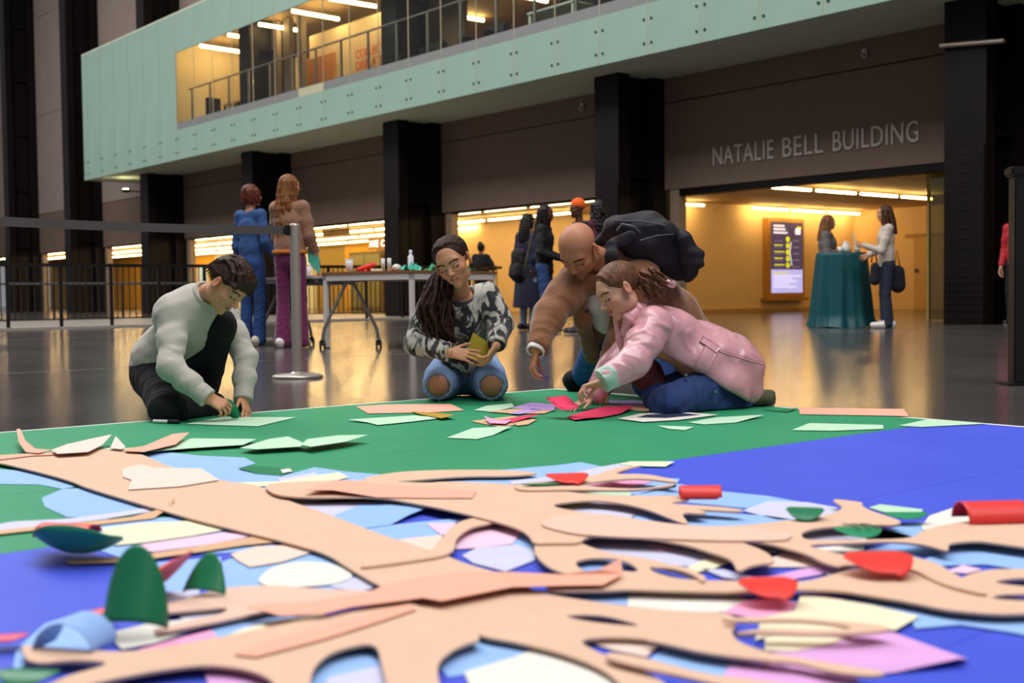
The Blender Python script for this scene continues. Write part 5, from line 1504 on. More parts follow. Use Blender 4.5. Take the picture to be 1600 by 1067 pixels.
def girl():
    p = empty('person', K(727, 600, 6.1) * (1, 1, 0), 'person in a black and white patterned jumper and ripped jeans kneeling back on the heels', 'person', 'people working on the collage')
    hd = Head(K(708, 411, 5.82), (-.2, -.93, -.30), (-.4, -.18, .88), .234, .98, .88, .85)
    skin = '#c08d6c'
    neck, chest, waist, pel = K(722, 468, 5.95), K(722, 500, 6.0), K(724, 545, 6.1), K(727, 582, 6.25)
    sL, eL, wL = K(760, 465, 5.98), K(783, 508, 5.92), K(775, 540, 5.76)
    sR, eR, wR = K(676, 480, 5.99), K(650, 536, 5.9), K(703, 551, 5.74)
    hL, kL, aL = K(752, 580, 6.34), K(768, 600, 5.97), K(764, 612, 6.36)
    hR, kR, aR = K(702, 582, 6.34), K(686, 600, 5.97), K(690, 612, 6.36)
    S = Sculpt(.0034); hd.sculpt(S, K(722, 466, 5.95), .17)
    V1, Q1 = S.mesh(); C1 = fill(V1, skin)
    hd.paint(V1, C1, rgb('#a85a56'), rgb('#2a1a14'), down=True, blush=rgb('#c47a62'))
    S = Sculpt(.0034)
    hand(S, wR, (.93, -.2, -.12), (.2, .5, -.3), .165, 1, curls=((14, 10, 6), (16, 12, 8), (20, 14, 8), (24, 16, 8)), thumb=(42, 5), spread=7)
    hand(S, wL, (-.45, -.3, -.75), (-.75, .3, .25), .16, 1, curls=((30, 25, 15), (34, 28, 15), (38, 30, 15), (42, 30, 15)), thumb=(20, 25))
    V2, Q2 = S.mesh()
    S = Sculpt(.007)
    S.chain([neck, chest, waist, pel], [.048, .085, .08, .09], .05); S.cone(sL, sR, .045, .045, .04)
    S.chain([sL, eL, wL], [.035, .03, .024]); S.chain([sR, eR, wR], [.035, .03, .024])
    for h_, k_, a_ in ((hL, kL, aL), (hR, kR, aR)):
        S.chain([h_, k_], [.07, .058], .04); S.ell(k_ + (0, -.028, .0), (.06, .058, .064), None, .02); S.chain([k_, a_], [.05, .035], .03)
    V3, Q3 = S.mesh(); C3 = fill(V3, skin)
    for k_ in (kL, kR):
        w = np.clip(1 - np.linalg.norm(V3 - (k_ + (0, -.05, -.01)), axis=1) / .07, 0, 1)[:, None]
        C3[:, :3] = C3[:, :3] * (1 - .3 * w) + rgb('#a8604c')[:3] * .3 * w
    V, Q = join((V1, Q1), (V2, Q2), (V3, Q3))
    skin_object(V, Q, np.concatenate([C1, fill(V2, skin), C3]), p)
    jm = jumper_material()
    S = Sculpt(.006)
    fr = (0, 1, 0)
    S.chain([K(722, 478, 5.97), chest, waist, K(726, 572, 6.2)], [.085, .118, .112, .12], .06, None, (.004, .12, .6))
    S.cone(sL, sR, .066, .066, .05)
    S.chain([sL, (sL + eL) / 2, eL], [.068, .062, .056], .04, None, (.006, .08, .2)); S.chain([eL, wL - nv(wL - eL) * .015], [.055, .043], .03, None, (.006, .055, 1.))
    S.chain([sR, (sR + eR) / 2, eR], [.068, .064, .058], .04, None, (.006, .08, 1.2)); S.chain([eR, wR - nv(wR - eR) * .015], [.057, .044], .03, None, (.006, .055, 2.))
    S.cut(wL + nv(wL - eL) * .0, wL - eL, .004, .075); S.cut(wR, wR - eR, .004, .075)
    S.cone(neck, hd.P(0, -.02, -.35), .062, .06, .005, None, None, 'sub')
    S.cut(K(726, 580, 6.2), (0, 0, -1), .01)
    S.noise(.003, .06, 14)
    ju = cloth_object('jumper', S, jm, p)
    S = Sculpt(.0045); c0, c1 = K(722, 474, 5.95), K(721, 462, 5.93)
    S.cone(c0, c1, .074, .068, .006); S.cone(c0 - (c1 - c0) * 2, c1 + (c1 - c0) * 3, .059, .059, .003, None, None, 'sub'); S.cut(c1, c1 - c0, .004); S.cut(c0, c0 - c1, .004)
    cloth_object('neckband', S, mat('knit_band', '#3a3c42', rough=.9, bump=.3, bscale=200), ju)
    jn = mat('pale_denim', '#7f9cc8', rough=.85, vary=.12, scale=14, bump=.12, bscale=220)
    S = Sculpt(.0055)
    for h_, k_, a_, sd in ((hL, kL, aL, 0), (hR, kR, aR, 2)):
        S.chain([h_, (h_ + k_) / 2, k_ + (0, -.02, 0)], [.105, .092, .075], .04, None, (.005, .08, sd)); S.chain([k_, a_], [.072, .062], .03, None, (.005, .07, sd + 1))
    S.ell(K(727, 585, 6.3), (.16, .13, .11), None, .05)
    for k_ in (kL, kR): S.ell(k_ + (0, -.085, -.006), (.062, .075, .060), None, .006, 'sub')
    S.cut((0, 0, .005), (0, 0, -1))
    S.noise(.0035, .05, 8)
    je = cloth_object('jeans', S, jn, p)
    fringe = MB(); rg = random.Random(4)
    for k_ in (kL, kR):
        for i in range(26):
            t = i / 26 * 6.283
            c = k_ + np.array((math.cos(t) * .058, -.072 + .014 * abs(math.cos(t)), -.008 + math.sin(t) * .056))
            e = c + np.array((rg.uniform(-.008, .008), -.006, -rg.uniform(.006, .018)))
            fringe.tube([c, (c + e) / 2 + (0, -.003, 0), e], .0011, 4)
    fr_ = fringe.build('frayed_threads', mat('denim_thread', '#d5dbe6', rough=.9), je); fr_['kind'] = 'stuff'
    shoe('shoe', p, aL * (1, 1, 0) + (0, .02, 0), aL * (1, 1, 0) + (.0, .25, 0), black_cloth, mat('sole_white', '#d8d4cf', rough=.6), .2)
    shoe('shoe', p, aR * (1, 1, 0) + (0, .02, 0), aR * (1, 1, 0) + (-.0, .25, 0), black_cloth, mat('sole_white', '#d8d4cf', rough=.6), .2)
    # hair: centre parting, gathered and falling over one shoulder
    S = Sculpt(.0042); A = hd.axes(); H = hd.hh
    S.ell(hd.P(0, -.11, .19), np.array((.372, .42, .355)) * H, A, .01)
    S.ell(hd.P(0, .36, -.2), np.array((.5, .34, .36)) * H, A, .025, 'sub'); S.ell(hd.P(0, .12, -.46), np.array((.5, .34, .34)) * H, A, .02, 'sub')
    for sgn in (-1, 1):
        for i in range(14):
            y0 = .2 - .045 * i
            q = [hd.P(sgn * .012, y0, .19 + .35 * math.sqrt(max(0, 1 - ((y0 + .11) / .43) ** 2)))]
            for j in range(1, 6):
                a = j * .3
                R_ = math.sqrt(max(.05, 1 - ((y0 + .11 - .035 * j) / .43) ** 2)); x = sgn * .37 * math.sin(a) * R_; z = .19 + .355 * math.cos(a) * R_
                q.append(hd.P(x, y0 - .035 * j, z))
            lock_paths(S, [q], .03 * H)
    S.ell(hd.P(.42, .02, -.06), np.array((.15, .16, .18)) * H, A, .01, 'sub')
    rg = random.Random(8)
    for i in range(60):
        a, rr = rg.uniform(0, 6.28), rg.random() ** .5
        dx, dy = rr * math.cos(a), rr * math.sin(a)
        q, ph = [], rg.uniform(0, 6.28)
        for j in range(10):
            t = j / 9
            c = [K(688, 425, 5.92), K(684, 452, 5.86), K(680, 480, 5.83), K(683, 512, 5.82), K(694, 535, 5.82)]
            f = t * 4; k0 = min(3, int(f)); cc = c[k0] * (1 - (f - k0)) + c[k0 + 1] * (f - k0)
            wv = .010 * math.sin(t * 15 + ph) * (t > .15)
            wd = .03 + .055 * math.sin(min(1, t * 1.25) * 2.3)
            q.append(cc + np.array((dx * wd + wv, dy * wd * .55 + .006 * math.cos(t * 12 + ph), wv * .5)))
        lock_paths(S, [q], .0088, .003)
    cloth_object('hair', S, hair_mat('hair_dark_brown', '#321c15', .62), p)
    return p
girl()
c = K(747, 545, 5.80)
op = empty('olive_card', c * (1, 1, 0), 'small olive yellow card held by the girl in the patterned jumper', 'paper')
ax, ay = np.array((.042, .012, -.03)), np.array((.02, .0, .05))
n_ = nv(np.cross(ax, ay)) * .0008
vs = [c + s * ax + t * ay + u * n_ for u in (-1, 1) for s, t in ((-1, -1), (1, -1), (1, 1), (-1, 1))]
add_mesh('sheet', vs, [(3, 2, 1, 0), (4, 5, 6, 7), (0, 1, 5, 4), (1, 2, 6, 5), (2, 3, 7, 6), (3, 0, 4, 7)], pm('olive'), op)
# ---------------------------------------------------------------- bald man in the camel coat
def man():
    p = empty('person', K(960, 600, 6.1) * (1, 1, 0), 'bald person in a camel coat bending down and picking up a violet paper scrap', 'person', 'people working on the collage')
    skin = '#b97f5f'
    hd = Head(K(904, 391, 5.6), (-.34, -.557, -.757), (-.383, -.663, .643), .242, 1.03, 1.1, 1.1)
    neck, chest, waist, pel = K(946, 412, 5.76), K(975, 440, 5.88), K(1010, 475, 6.02), K(1040, 500, 6.15)
    sR, eR, wR = K(902, 436, 5.74), K(858, 494, 5.58), K(838, 545, 5.46)
    sL, eL, wL = K(1000, 436, 5.72), K(968, 535, 5.74), K(940, 603, 5.72)
    hR, kR, aR = K(1015, 512, 6.22), K(942, 524, 6.0), K(906, 594, 6.5)
    hL, kL, aL = K(1055, 515, 6.12), K(1015, 596, 5.95), K(1075, 592, 6.35)
    S = Sculpt(.0036); hd.sculpt(S, neck, .25)
    V1, Q1 = S.mesh(); C1 = fill(V1, skin)
    hd.paint(V1, C1, rgb('#9a5a4c'), rgb('#3b2a20'), down=True, blush=rgb('#b86a50'), stubble=rgb('#7d5a48'), scalp=rgb('#9a7a68'))
    S = Sculpt(.0036)
    hand(S, wR, (-.22, -.1, -.95), (.75, .1, -.2), .19, -1, curls=((50, 40, 20), (42, 40, 25), (36, 35, 25), (32, 32, 22)), thumb=(22, 40), spread=4)
    hand(S, wL, (-.2, -.25, -.6), (-.3, -.5, -.8), .18, -1, curls=((50, 45, 30),) * 4, thumb=(25, 30))
    V2, Q2 = S.mesh()
    S = Sculpt(.01)
    S.chain([neck, chest, waist, pel], [.06, .12, .115, .12], .06); S.cone(sL, sR, .06, .06, .05)
    S.chain([sL, eL, wL], [.045, .038, .028]); S.chain([sR, eR, wR], [.045, .038, .028]); S.chain([hR, kR, aR], [.08, .055, .038]); S.chain([hL, kL, aL], [.08, .055, .038])
    V3, Q3 = S.mesh()
    V, Q = join((V1, Q1), (V2, Q2), (V3, Q3))
    skin_object(V, Q, np.concatenate([C1, fill(V2, skin), fill(V3, skin)]), p)
    camel = mat('camel_wool', '#845636', rough=.9, sheen=.3, bump=.15, bscale=180)
    S = Sculpt(.007)
    S.chain([K(948, 420, 5.8), chest, waist, pel], [.1, .14, .16, .17], .07, None, (.005, .16, .5))
    S.cone(sR, sL, .075, .075, .07)
    S.chain([sR, (sR + eR) / 2, eR], [.083, .078, .07], .05, None, (.005, .08, .3)); S.chain([eR, wR - nv(wR - eR) * .02], [.07, .053], .03, None, (.005, .06, 1.4))
    S.chain([sL, (sL + eL) / 2, eL], [.09, .08, .07], .05, None, (.004, .09, 2.3)); S.chain([eL, wL], [.07, .055], .03, None, (.004, .07, .4))
    S.chain([pel, K(1062, 545, 6.2)], [.17, .2], .06)
    S.chain([K(925, 455, 5.76), K(930, 510, 5.9), K(926, 556, 6.02)], [.05, .05, .045], .03, ((.3, 1, 0), .5))
    S.chain([K(896, 452, 5.7), K(910, 500, 5.78), K(924, 552, 5.95)], [.035, .04, .04], .03, ((.4, 1, 0), .6))
    S.cut(wR, wR - eR, .004, .1)
    S.cone(K(912, 440, 5.62), K(948, 500, 5.68), .03, .055, .015, None, None, 'sub')
    S.cone(neck, hd.P(0, -.05, -.3), .07, .07, .008, None, None, 'sub')
    S.noise(.004, .07, 31); S.noise(.004, .15, 3)
    ct_ = cloth_object('coat', S, camel, p)
    S = Sculpt(.006); c0 = K(936, 414, 5.72); c1 = K(952, 404, 5.78)
    S.chain([K(918, 440, 5.70), K(938, 425, 5.70), K(962, 400, 5.76), K(968, 392, 5.84)], [.028, .032, .035, .03], .02, ((.3, .8, .5), .6))
    cloth_object('lapel', S, camel, ct_)
    S = Sculpt(.006)
    S.chain([K(924, 436, 5.76), K(935, 468, 5.80), K(948, 500, 5.86)], [.05, .068, .07], .03, None, (.004, .08, .2))
    cloth_object('shirt', S, mat('white_shirt', '#d8d3cf', rough=.85, bump=.1, bscale=120), p)
    S = Sculpt(.005); a = wR - nv(wR - eR) * .035; b = wR + nv(wR - eR) * .02
    S.cone(a, b, .042, .044, .004); S.cut(b, b - a, .003); S.cut(a, a - b, .003); S.cone(a - (b - a), b + (b - a), .033, .033, .003, None, None, 'sub')
    cloth_object('shirt_cuff', S, mat('white_shirt', '#d8d3cf'), p)
    S = Sculpt(.008)
    S.chain([hR, kR], [.115, .085], .05); S.chain([kR, aR], [.08, .055], .03, None, (.004, .08, .2)); S.chain([hL, kL], [.115, .085], .05); S.chain([kL, aL], [.08, .055], .03)
    S.cut((0, 0, .006), (0, 0, -1))
    cloth_object('jeans', S, mat('mid_denim', '#33549a', rough=.85, vary=.15, scale=18, bump=.12, bscale=220), p)
    shoe('shoe', p, aR * (1, 1, 0), aR * (1, 1, 0) + (.2, .15, 0), black_cloth, black_m, .27); shoe('shoe', p, aL * (1, 1, 0), aL * (1, 1, 0) + (.1, .2, 0), black_cloth, black_m, .27)
    # small dark button on the coat front
    q = K(917, 486, 5.66); MB().cyl(q, q + (0, -.006, 0), .011, n=12).build('button', black_m, ct_)
man()
# backpack on his back
bp_m = mat('pack_fabric', '#211d24', rough=.75, vary=.15, scale=12, bump=.12, bscale=200)
bp = empty('backpack', K(1015, 440, 5.8), 'bulky black backpack carried on the back of the bending bald person', 'backpack')
S = Sculpt(.0065)
S.chain([K(965, 360, 5.78), K(1010, 372, 5.78), K(1055, 400, 5.84)], [.075, .11, .105], .06, ((.1, .9, .3), 1.15))
S.cone(K(975, 352, 5.72), K(1035, 362, 5.72), .055, .06, .05); S.cone(K(1055, 385, 5.8), K(1068, 420, 5.86), .075, .05, .05)
S.cut(K(940, 405, 5.8), (-.35, 0, -1), .02)
S.noise(.008, .12, 2)
cloth_object('body', S, bp_m, bp)
S = Sculpt(.005); S.chain([K(1068, 372, 5.66), K(1082, 402, 5.7), K(1076, 430, 5.74)], [.035, .05, .035], .03); S.noise(.006, .07, 5)
cloth_object('pocket', S, bp_m, bp)
MB().tube([K(965, 361, 5.62), K(972, 351, 5.60), K(990, 354, 5.60), K(1000, 364, 5.61)], .008, 8).build('handle', mat('pack_handle', '#3a3840', rough=.3, spec=.7), bp)
S = Sculpt(.005); S.chain([K(955, 384, 5.60), K(956, 400, 5.58), K(953, 420, 5.60)], [.028, .03, .025], .02, ((.1, 1, .1), .4)); S.chain([K(960, 380, 5.62), K(985, 370, 5.64)], [.028, .03], .02, ((.1, 1, .1), .5))
cloth_object('shoulder_strap', S, bp_m, bp)
S = Sculpt(.005); S.chain([K(925, 384, 5.86), K(945, 372, 5.84), K(968, 366, 5.8)], [.022, .028, .03], .02)
cloth_object('shoulder_strap', S, bp_m, bp)
for a, b in ((K(958, 345, 5.64), K(1040, 352, 5.64)), (K(1000, 376, 5.62), K(1052, 366, 5.66))):
    MB().tube([a, (a + b) / 2 + (0, -.01, .008), b], .004, 6).build('zip', mat('zip_grey', '#4d4a52', rough=.4, metal=.4), bp)
# the violet scrap between his fingers
a = K(838, 581, 5.44)
vs_ = empty('violet_scrap', a * (1, 1, 0), 'small violet paper scrap pinched in the fingers of the bald person', 'paper')
q = [K(836, 580, 5.44), K(841, 579, 5.44), K(859, 591, 5.42), K(857, 595, 5.42), K(847, 591, 5.43)]
MB().add([x + (0, -.0006, 0) for x in q] + [x + (0, .0006, 0) for x in q], [(4, 3, 2, 1, 0), (5, 6, 7, 8, 9)] + [(i, (i + 1) % 5, 5 + (i + 1) % 5, 5 + i) for i in range(5)]).build('sheet', pm('violet'), vs_)

# ---------------------------------------------------------------- girl in the pink coat
def pink_girl():
    p = empty('person', K(1090, 630, 5.35) * (1, 1, 0), 'person in a shiny pink raincoat kneeling and reaching out with a crimson paper', 'person', 'people working on the collage')
    skin = '#cf9c80'
    hd = Head(K(966, 455, 5.3), (-.81, -.36, -.47), (-.5, .0, .86), .234, .98, .86, .82)
    neck, chest, waist, pel = K(994, 500, 5.38), K(1040, 525, 5.42), K(1090, 560, 5.48), K(1132, 590, 5.55)
    sL, eL, wL = K(1022, 508, 5.22), K(990, 566, 5.08), K(940, 596, 5.02)
    sR, eR, wR = K(1002, 520, 5.58), K(958, 572, 5.5), K(922, 622, 5.42)
    hL, kL, aL = K(1125, 602, 5.46), K(1042, 630, 5.22), K(1160, 636, 5.46)
    hR, kR, aR = K(1130, 592, 5.64), K(1030, 618, 5.45), K(1160, 622, 5.66)
    S = Sculpt(.0033); hd.sculpt(S, neck, .17)
    V1, Q1 = S.mesh(); C1 = fill(V1, skin)
    hd.paint(V1, C1, rgb('#b8404a'), rgb('#5a3a28'), down=True, blush=rgb('#d87f70'))
    S = Sculpt(.0033)
    hand(S, wL, (-.88, .0, -.28), (-.2, -.2, -.75), .16, -1, curls=((35, 40, 25), (40, 40, 25), (45, 40, 25), (50, 40, 25)), thumb=(20, 35))
    hand(S, wR, (-.75, -.35, -.32), (-.25, -.1, -.95), .155, 1, curls=((18, 6, 2), (18, 6, 2), (18, 6, 2), (18, 6, 2)), thumb=(45, 5), spread=9)
    V2, Q2 = S.mesh()
    S = Sculpt(.009)
    S.chain([neck, chest, waist, pel], [.05, .09, .09, .09], .05); S.cone(sL, sR, .045, .045, .04); S.chain([sL, eL, wL], [.035, .03, .024]); S.chain([sR, eR, wR], [.035, .03, .024])
    S.chain([hL, kL, aL], [.065, .048, .032]); S.chain([hR, kR, aR], [.065, .048, .032])
    V3, Q3 = S.mesh()
    V, Q = join((V1, Q1), (V2, Q2), (V3, Q3))
    skin_object(V, Q, np.concatenate([C1, fill(V2, skin), fill(V3, skin)]), p)
    pk = mat('pink_coat', '#d49aa2', rough=.32, spec=.5, coat=.25, vary=.05, scale=10, bump=.35, bscale=16)
    ln = mat('maroon_lining', '#5a2430', rough=.6)
    S = Sculpt(.006)
    S.chain([K(1008, 505, 5.38), chest, waist, K(1130, 575, 5.52)], [.085, .125, .15, .165], .05, None, (.016, .11, .7))
    S.cone(sL, sR, .068, .065, .06)
    S.cone(K(1110, 552, 5.5), K(1160, 575, 5.54), .12, .09, .06)
    S.chain([K(1085, 570, 5.40), K(1130, 600, 5.40), K(1148, 618, 5.40)], [.10, .085, .07], .05)
    S.cone(K(1160, 580, 5.5), K(1165, 612, 5.5), .085, .08, .04)
    a, b = K(1000, 556, 5.3), K(1155, 648, 5.3)
    dn = np.cross(b - a, (0, 1, 0)); dn = dn if dn[2] < 0 else -dn
    S.cut((a + b) / 2 + (0.13, 0, 0), nv(dn), .012, .36)
    S.chain([sL, (sL + eL) / 2, eL], [.074, .07, .064], .04, None, (.015, .08, .4)); S.chain([eL, wL - nv(wL - eL) * .02], [.066, .052], .03, None, (.005, .07, 2.))
    S.chain([sR, eR], [.075, .062], .04, None, (.005, .08, 1.)); S.chain([eR, wR - nv(wR - eR) * .02], [.062, .05], .03, None, (.005, .07, 2.))
    S.noise(.004, .11, 21)
    S.cut(wL, wL - eL, .004, .07); S.cut(wR, wR - eR, .004, .06)
    S.cone(neck, hd.P(0, -.05, -.3), .062, .06, .006, None, None, 'sub')
    S.cut((0, 0, .02), (0, 0, -1))
    co_ = cloth_object('coat', S, pk, p)
    # collar, pocket with flap, hem line, snaps
    S = Sculpt(.005); S.chain([K(975, 522, 5.26), K(982, 500, 5.25), K(1000, 483, 5.30), K(1022, 480, 5.40)], [.022, .03, .034, .03], .02, ((.7, .1, .6), .55))
    cloth_object('collar', S, pk, co_)
    S = Sculpt(.005); S.chain([K(962, 500, 5.32), K(968, 530, 5.30), K(972, 552, 5.30)], [.02, .024, .012], .02, ((.9, .3, 0), .5))
    cloth_object('collar', S, pk, co_)
    def patch(name, px, Y, mm, par, t=.004):
        v = [K(x, y, Y if np.isscalar(Y) else Y[i]) for i, (x, y) in enumerate(px)]; n = len(v)
        return MB().add(v + [q + (0, t * 2, 0) for q in v], [tuple(range(n)), tuple(range(2 * n - 1, n - 1, -1))] + [(i, n + i, n + (i + 1) % n, (i + 1) % n) for i in range(n)]).build(name, mm, par)
    S = Sculpt(.006)
    S.chain([K(990, 560, 5.52), K(1010, 585, 5.48), K(1030, 605, 5.44)], [.05, .07, .05], .03)
    cloth_object('lining', S, ln, co_)
    fl1 = patch_on('pocket', co_, [(1106, 530), (1122, 545), (1100, 592), (1080, 580)], pk, co_, 8, 12, .006)
    patch_on('pocket_flap', co_, [(1096, 526), (1124, 544), (1118, 552), (1092, 534)], pk, co_, 10, 4, .010)
    patch_on('yoke_seam', co_, [(1122, 546), (1190, 566), (1190, 569), (1122, 549)], pk, co_, 20, 2, .004)
    for x, y, Y in ((1072, 586, 5.245), (1119, 612, 5.245), (1028, 562, 5.25)):
        q = K(x, y, Y); MB().cyl(q + (0, .02, 0), q + (0, -.004, 0), .006, n=10).build('snap', mat('snap_green', '#6f9a7e', rough=.3, metal=.5), co_)
    S = Sculpt(.005); a = wL - nv(wL - eL) * .055; b = wL + nv(wL - eL) * .004
    S.cone(a, b, .056, .052, .004); S.cut(b, b - a, .004); S.cut(a, a - b, .004); S.noise(.004, .05, 3)
    cloth_object('turned_cuff', S, mat('mint_lining', '#a9c6b8', rough=.6, bump=.2, bscale=60), co_)
    S = Sculpt(.005); a = wR - nv(wR - eR) * .03; b = wR + nv(wR - eR) * .008
    S.cone(a, b, .036, .034, .004); S.cut(b, b - a, .004); S.cut(a, a - b, .004)
    cloth_object('bracelet_cuff', S, mat('cuff_lilac', '#c7b3d0', rough=.6), p)
    jm = mat('dark_denim', '#20386a', rough=.85, vary=.2, scale=20, bump=.12, bscale=220)
    S = Sculpt(.0065)
    S.chain([hL, kL], [.1, .078], .04, None, (.005, .08, .6)); S.chain([kL, aL], [.07, .05], .03, None, (.005, .07, 1.)); S.chain([hR, kR], [.1, .078], .04, None, (.005, .08, 2.)); S.chain([kR, aR], [.07, .05], .03)
    S.cut((0, 0, .006), (0, 0, -1))
    S.noise(.003, .05, 7)
    cloth_object('jeans', S, jm, p)
    ol = mat('olive_boot', '#46492e', rough=.7)
    shoe('shoe', p, aL * (1, 1, 0), aL * (1, 1, 0) + (.25, .06, 0), ol, black_m, .2); shoe('shoe', p, aR * (1, 1, 0), aR * (1, 1, 0) + (.25, .04, 0), ol, black_m, .2)
    # hair: swept back into a curly bunch
    S = Sculpt(.004); A = hd.axes(); H = hd.hh
    S.ell(hd.P(0, -.10, .19), np.array((.368, .42, .355)) * H, A, .01)
    S.ell(hd.P(0, .36, -.18), np.array((.5, .34, .36)) * H, A, .02, 'sub'); S.ell(hd.P(0, .08, -.44), np.array((.55, .36, .33)) * H, A, .02, 'sub')
    for sgn in (-1, 1):
        S.ell(hd.P(sgn * .37, .0, -.05), np.array((.1, .1, .14)) * H, A, .01, 'sub')
    for i in range(26):
        a = -1.45 + 2.9 * i / 25
        q = []
        for j in range(7):
            t = j / 6
            y = .2 - .66 * t
            R_ = math.sqrt(max(.06, 1 - ((y + .10) / .44) ** 2))
            q.append(hd.P(.375 * R_ * math.sin(a) * (1 - .25 * t), y, .16 + .375 * R_ * math.cos(a) - .12 * t))
        lock_paths(S, [q], .03 * H)
    rg = random.Random(12)
    S.ell(K(1022, 448, 5.36), (.062, .05, .045), ((.9, 0, -.4), (0, 1, 0), (.4, 0, .9)), .03)
    for i in range(110):
        s0 = K(998, 440, 5.36) + np.array((rg.uniform(-.02, .02), rg.uniform(-.03, .03), rg.uniform(-.02, .02)))
        e = np.array((rg.uniform(.03, .14), rg.uniform(-.07, .05), rg.uniform(-.10, .01)))
        q, ph = [], rg.uniform(0, 6.28)
        for j in range(9):
            t = j / 8
            q.append(s0 + e * t + np.array((.010 * math.cos(t * 16 + ph), .012 * math.sin(t * 16 + ph), .012 * math.sin(t * 14 + ph) + .03 * math.sin(t * 3))))
        lock_paths(S, [q], .0068, .004)
    cloth_object('hair', S, hair_mat('hair_chestnut', '#6a4530'), p)
    q = K(1045, 442, 5.32); S = Sculpt(.004); S.cone(q, q + (.02, .03, -.008), .016, .016, .01); cloth_object('hair_tie', S, mat('tie_pink', '#e7a9b5', rough=.6), p)
    return p
pink_girl()
# the crimson paper she lifts
hp = empty('held_paper', on_floor(880, 640), 'crimson paper with a curled corner lifted by the girl in pink', 'paper')
px = [((852, 619, 5.08), (856, 625, 5.06), (866, 634, 5.02), (878, 641, 4.99)), ((856, 621, 5.1), (868, 626, 5.07), (880, 634, 5.03), (890, 640, 5.0)), ((885, 618, 5.1), (892, 624, 5.08), (900, 632, 5.05), (908, 636, 5.02))]
vs = [K(*q) for r in px for q in r]
n = len(vs)
vs2 = [q + (0, .0008, .0008) for q in vs]
fs = []
for i in range(2):
    for j in range(3):
        a = i * 4 + j
        fs += [(a, a + 4, a + 5, a + 1), (n + a + 1, n + a + 5, n + a + 4, n + a)]
bord = [0, 1, 2, 3, 7, 11, 10, 9, 8, 4]
for a, b in zip(bord, bord[1:] + bord[:1]): fs.append((a, b, n + b, n + a))
MB().add(vs + vs2, fs, True).build('sheet', pm('crimson'), hp)
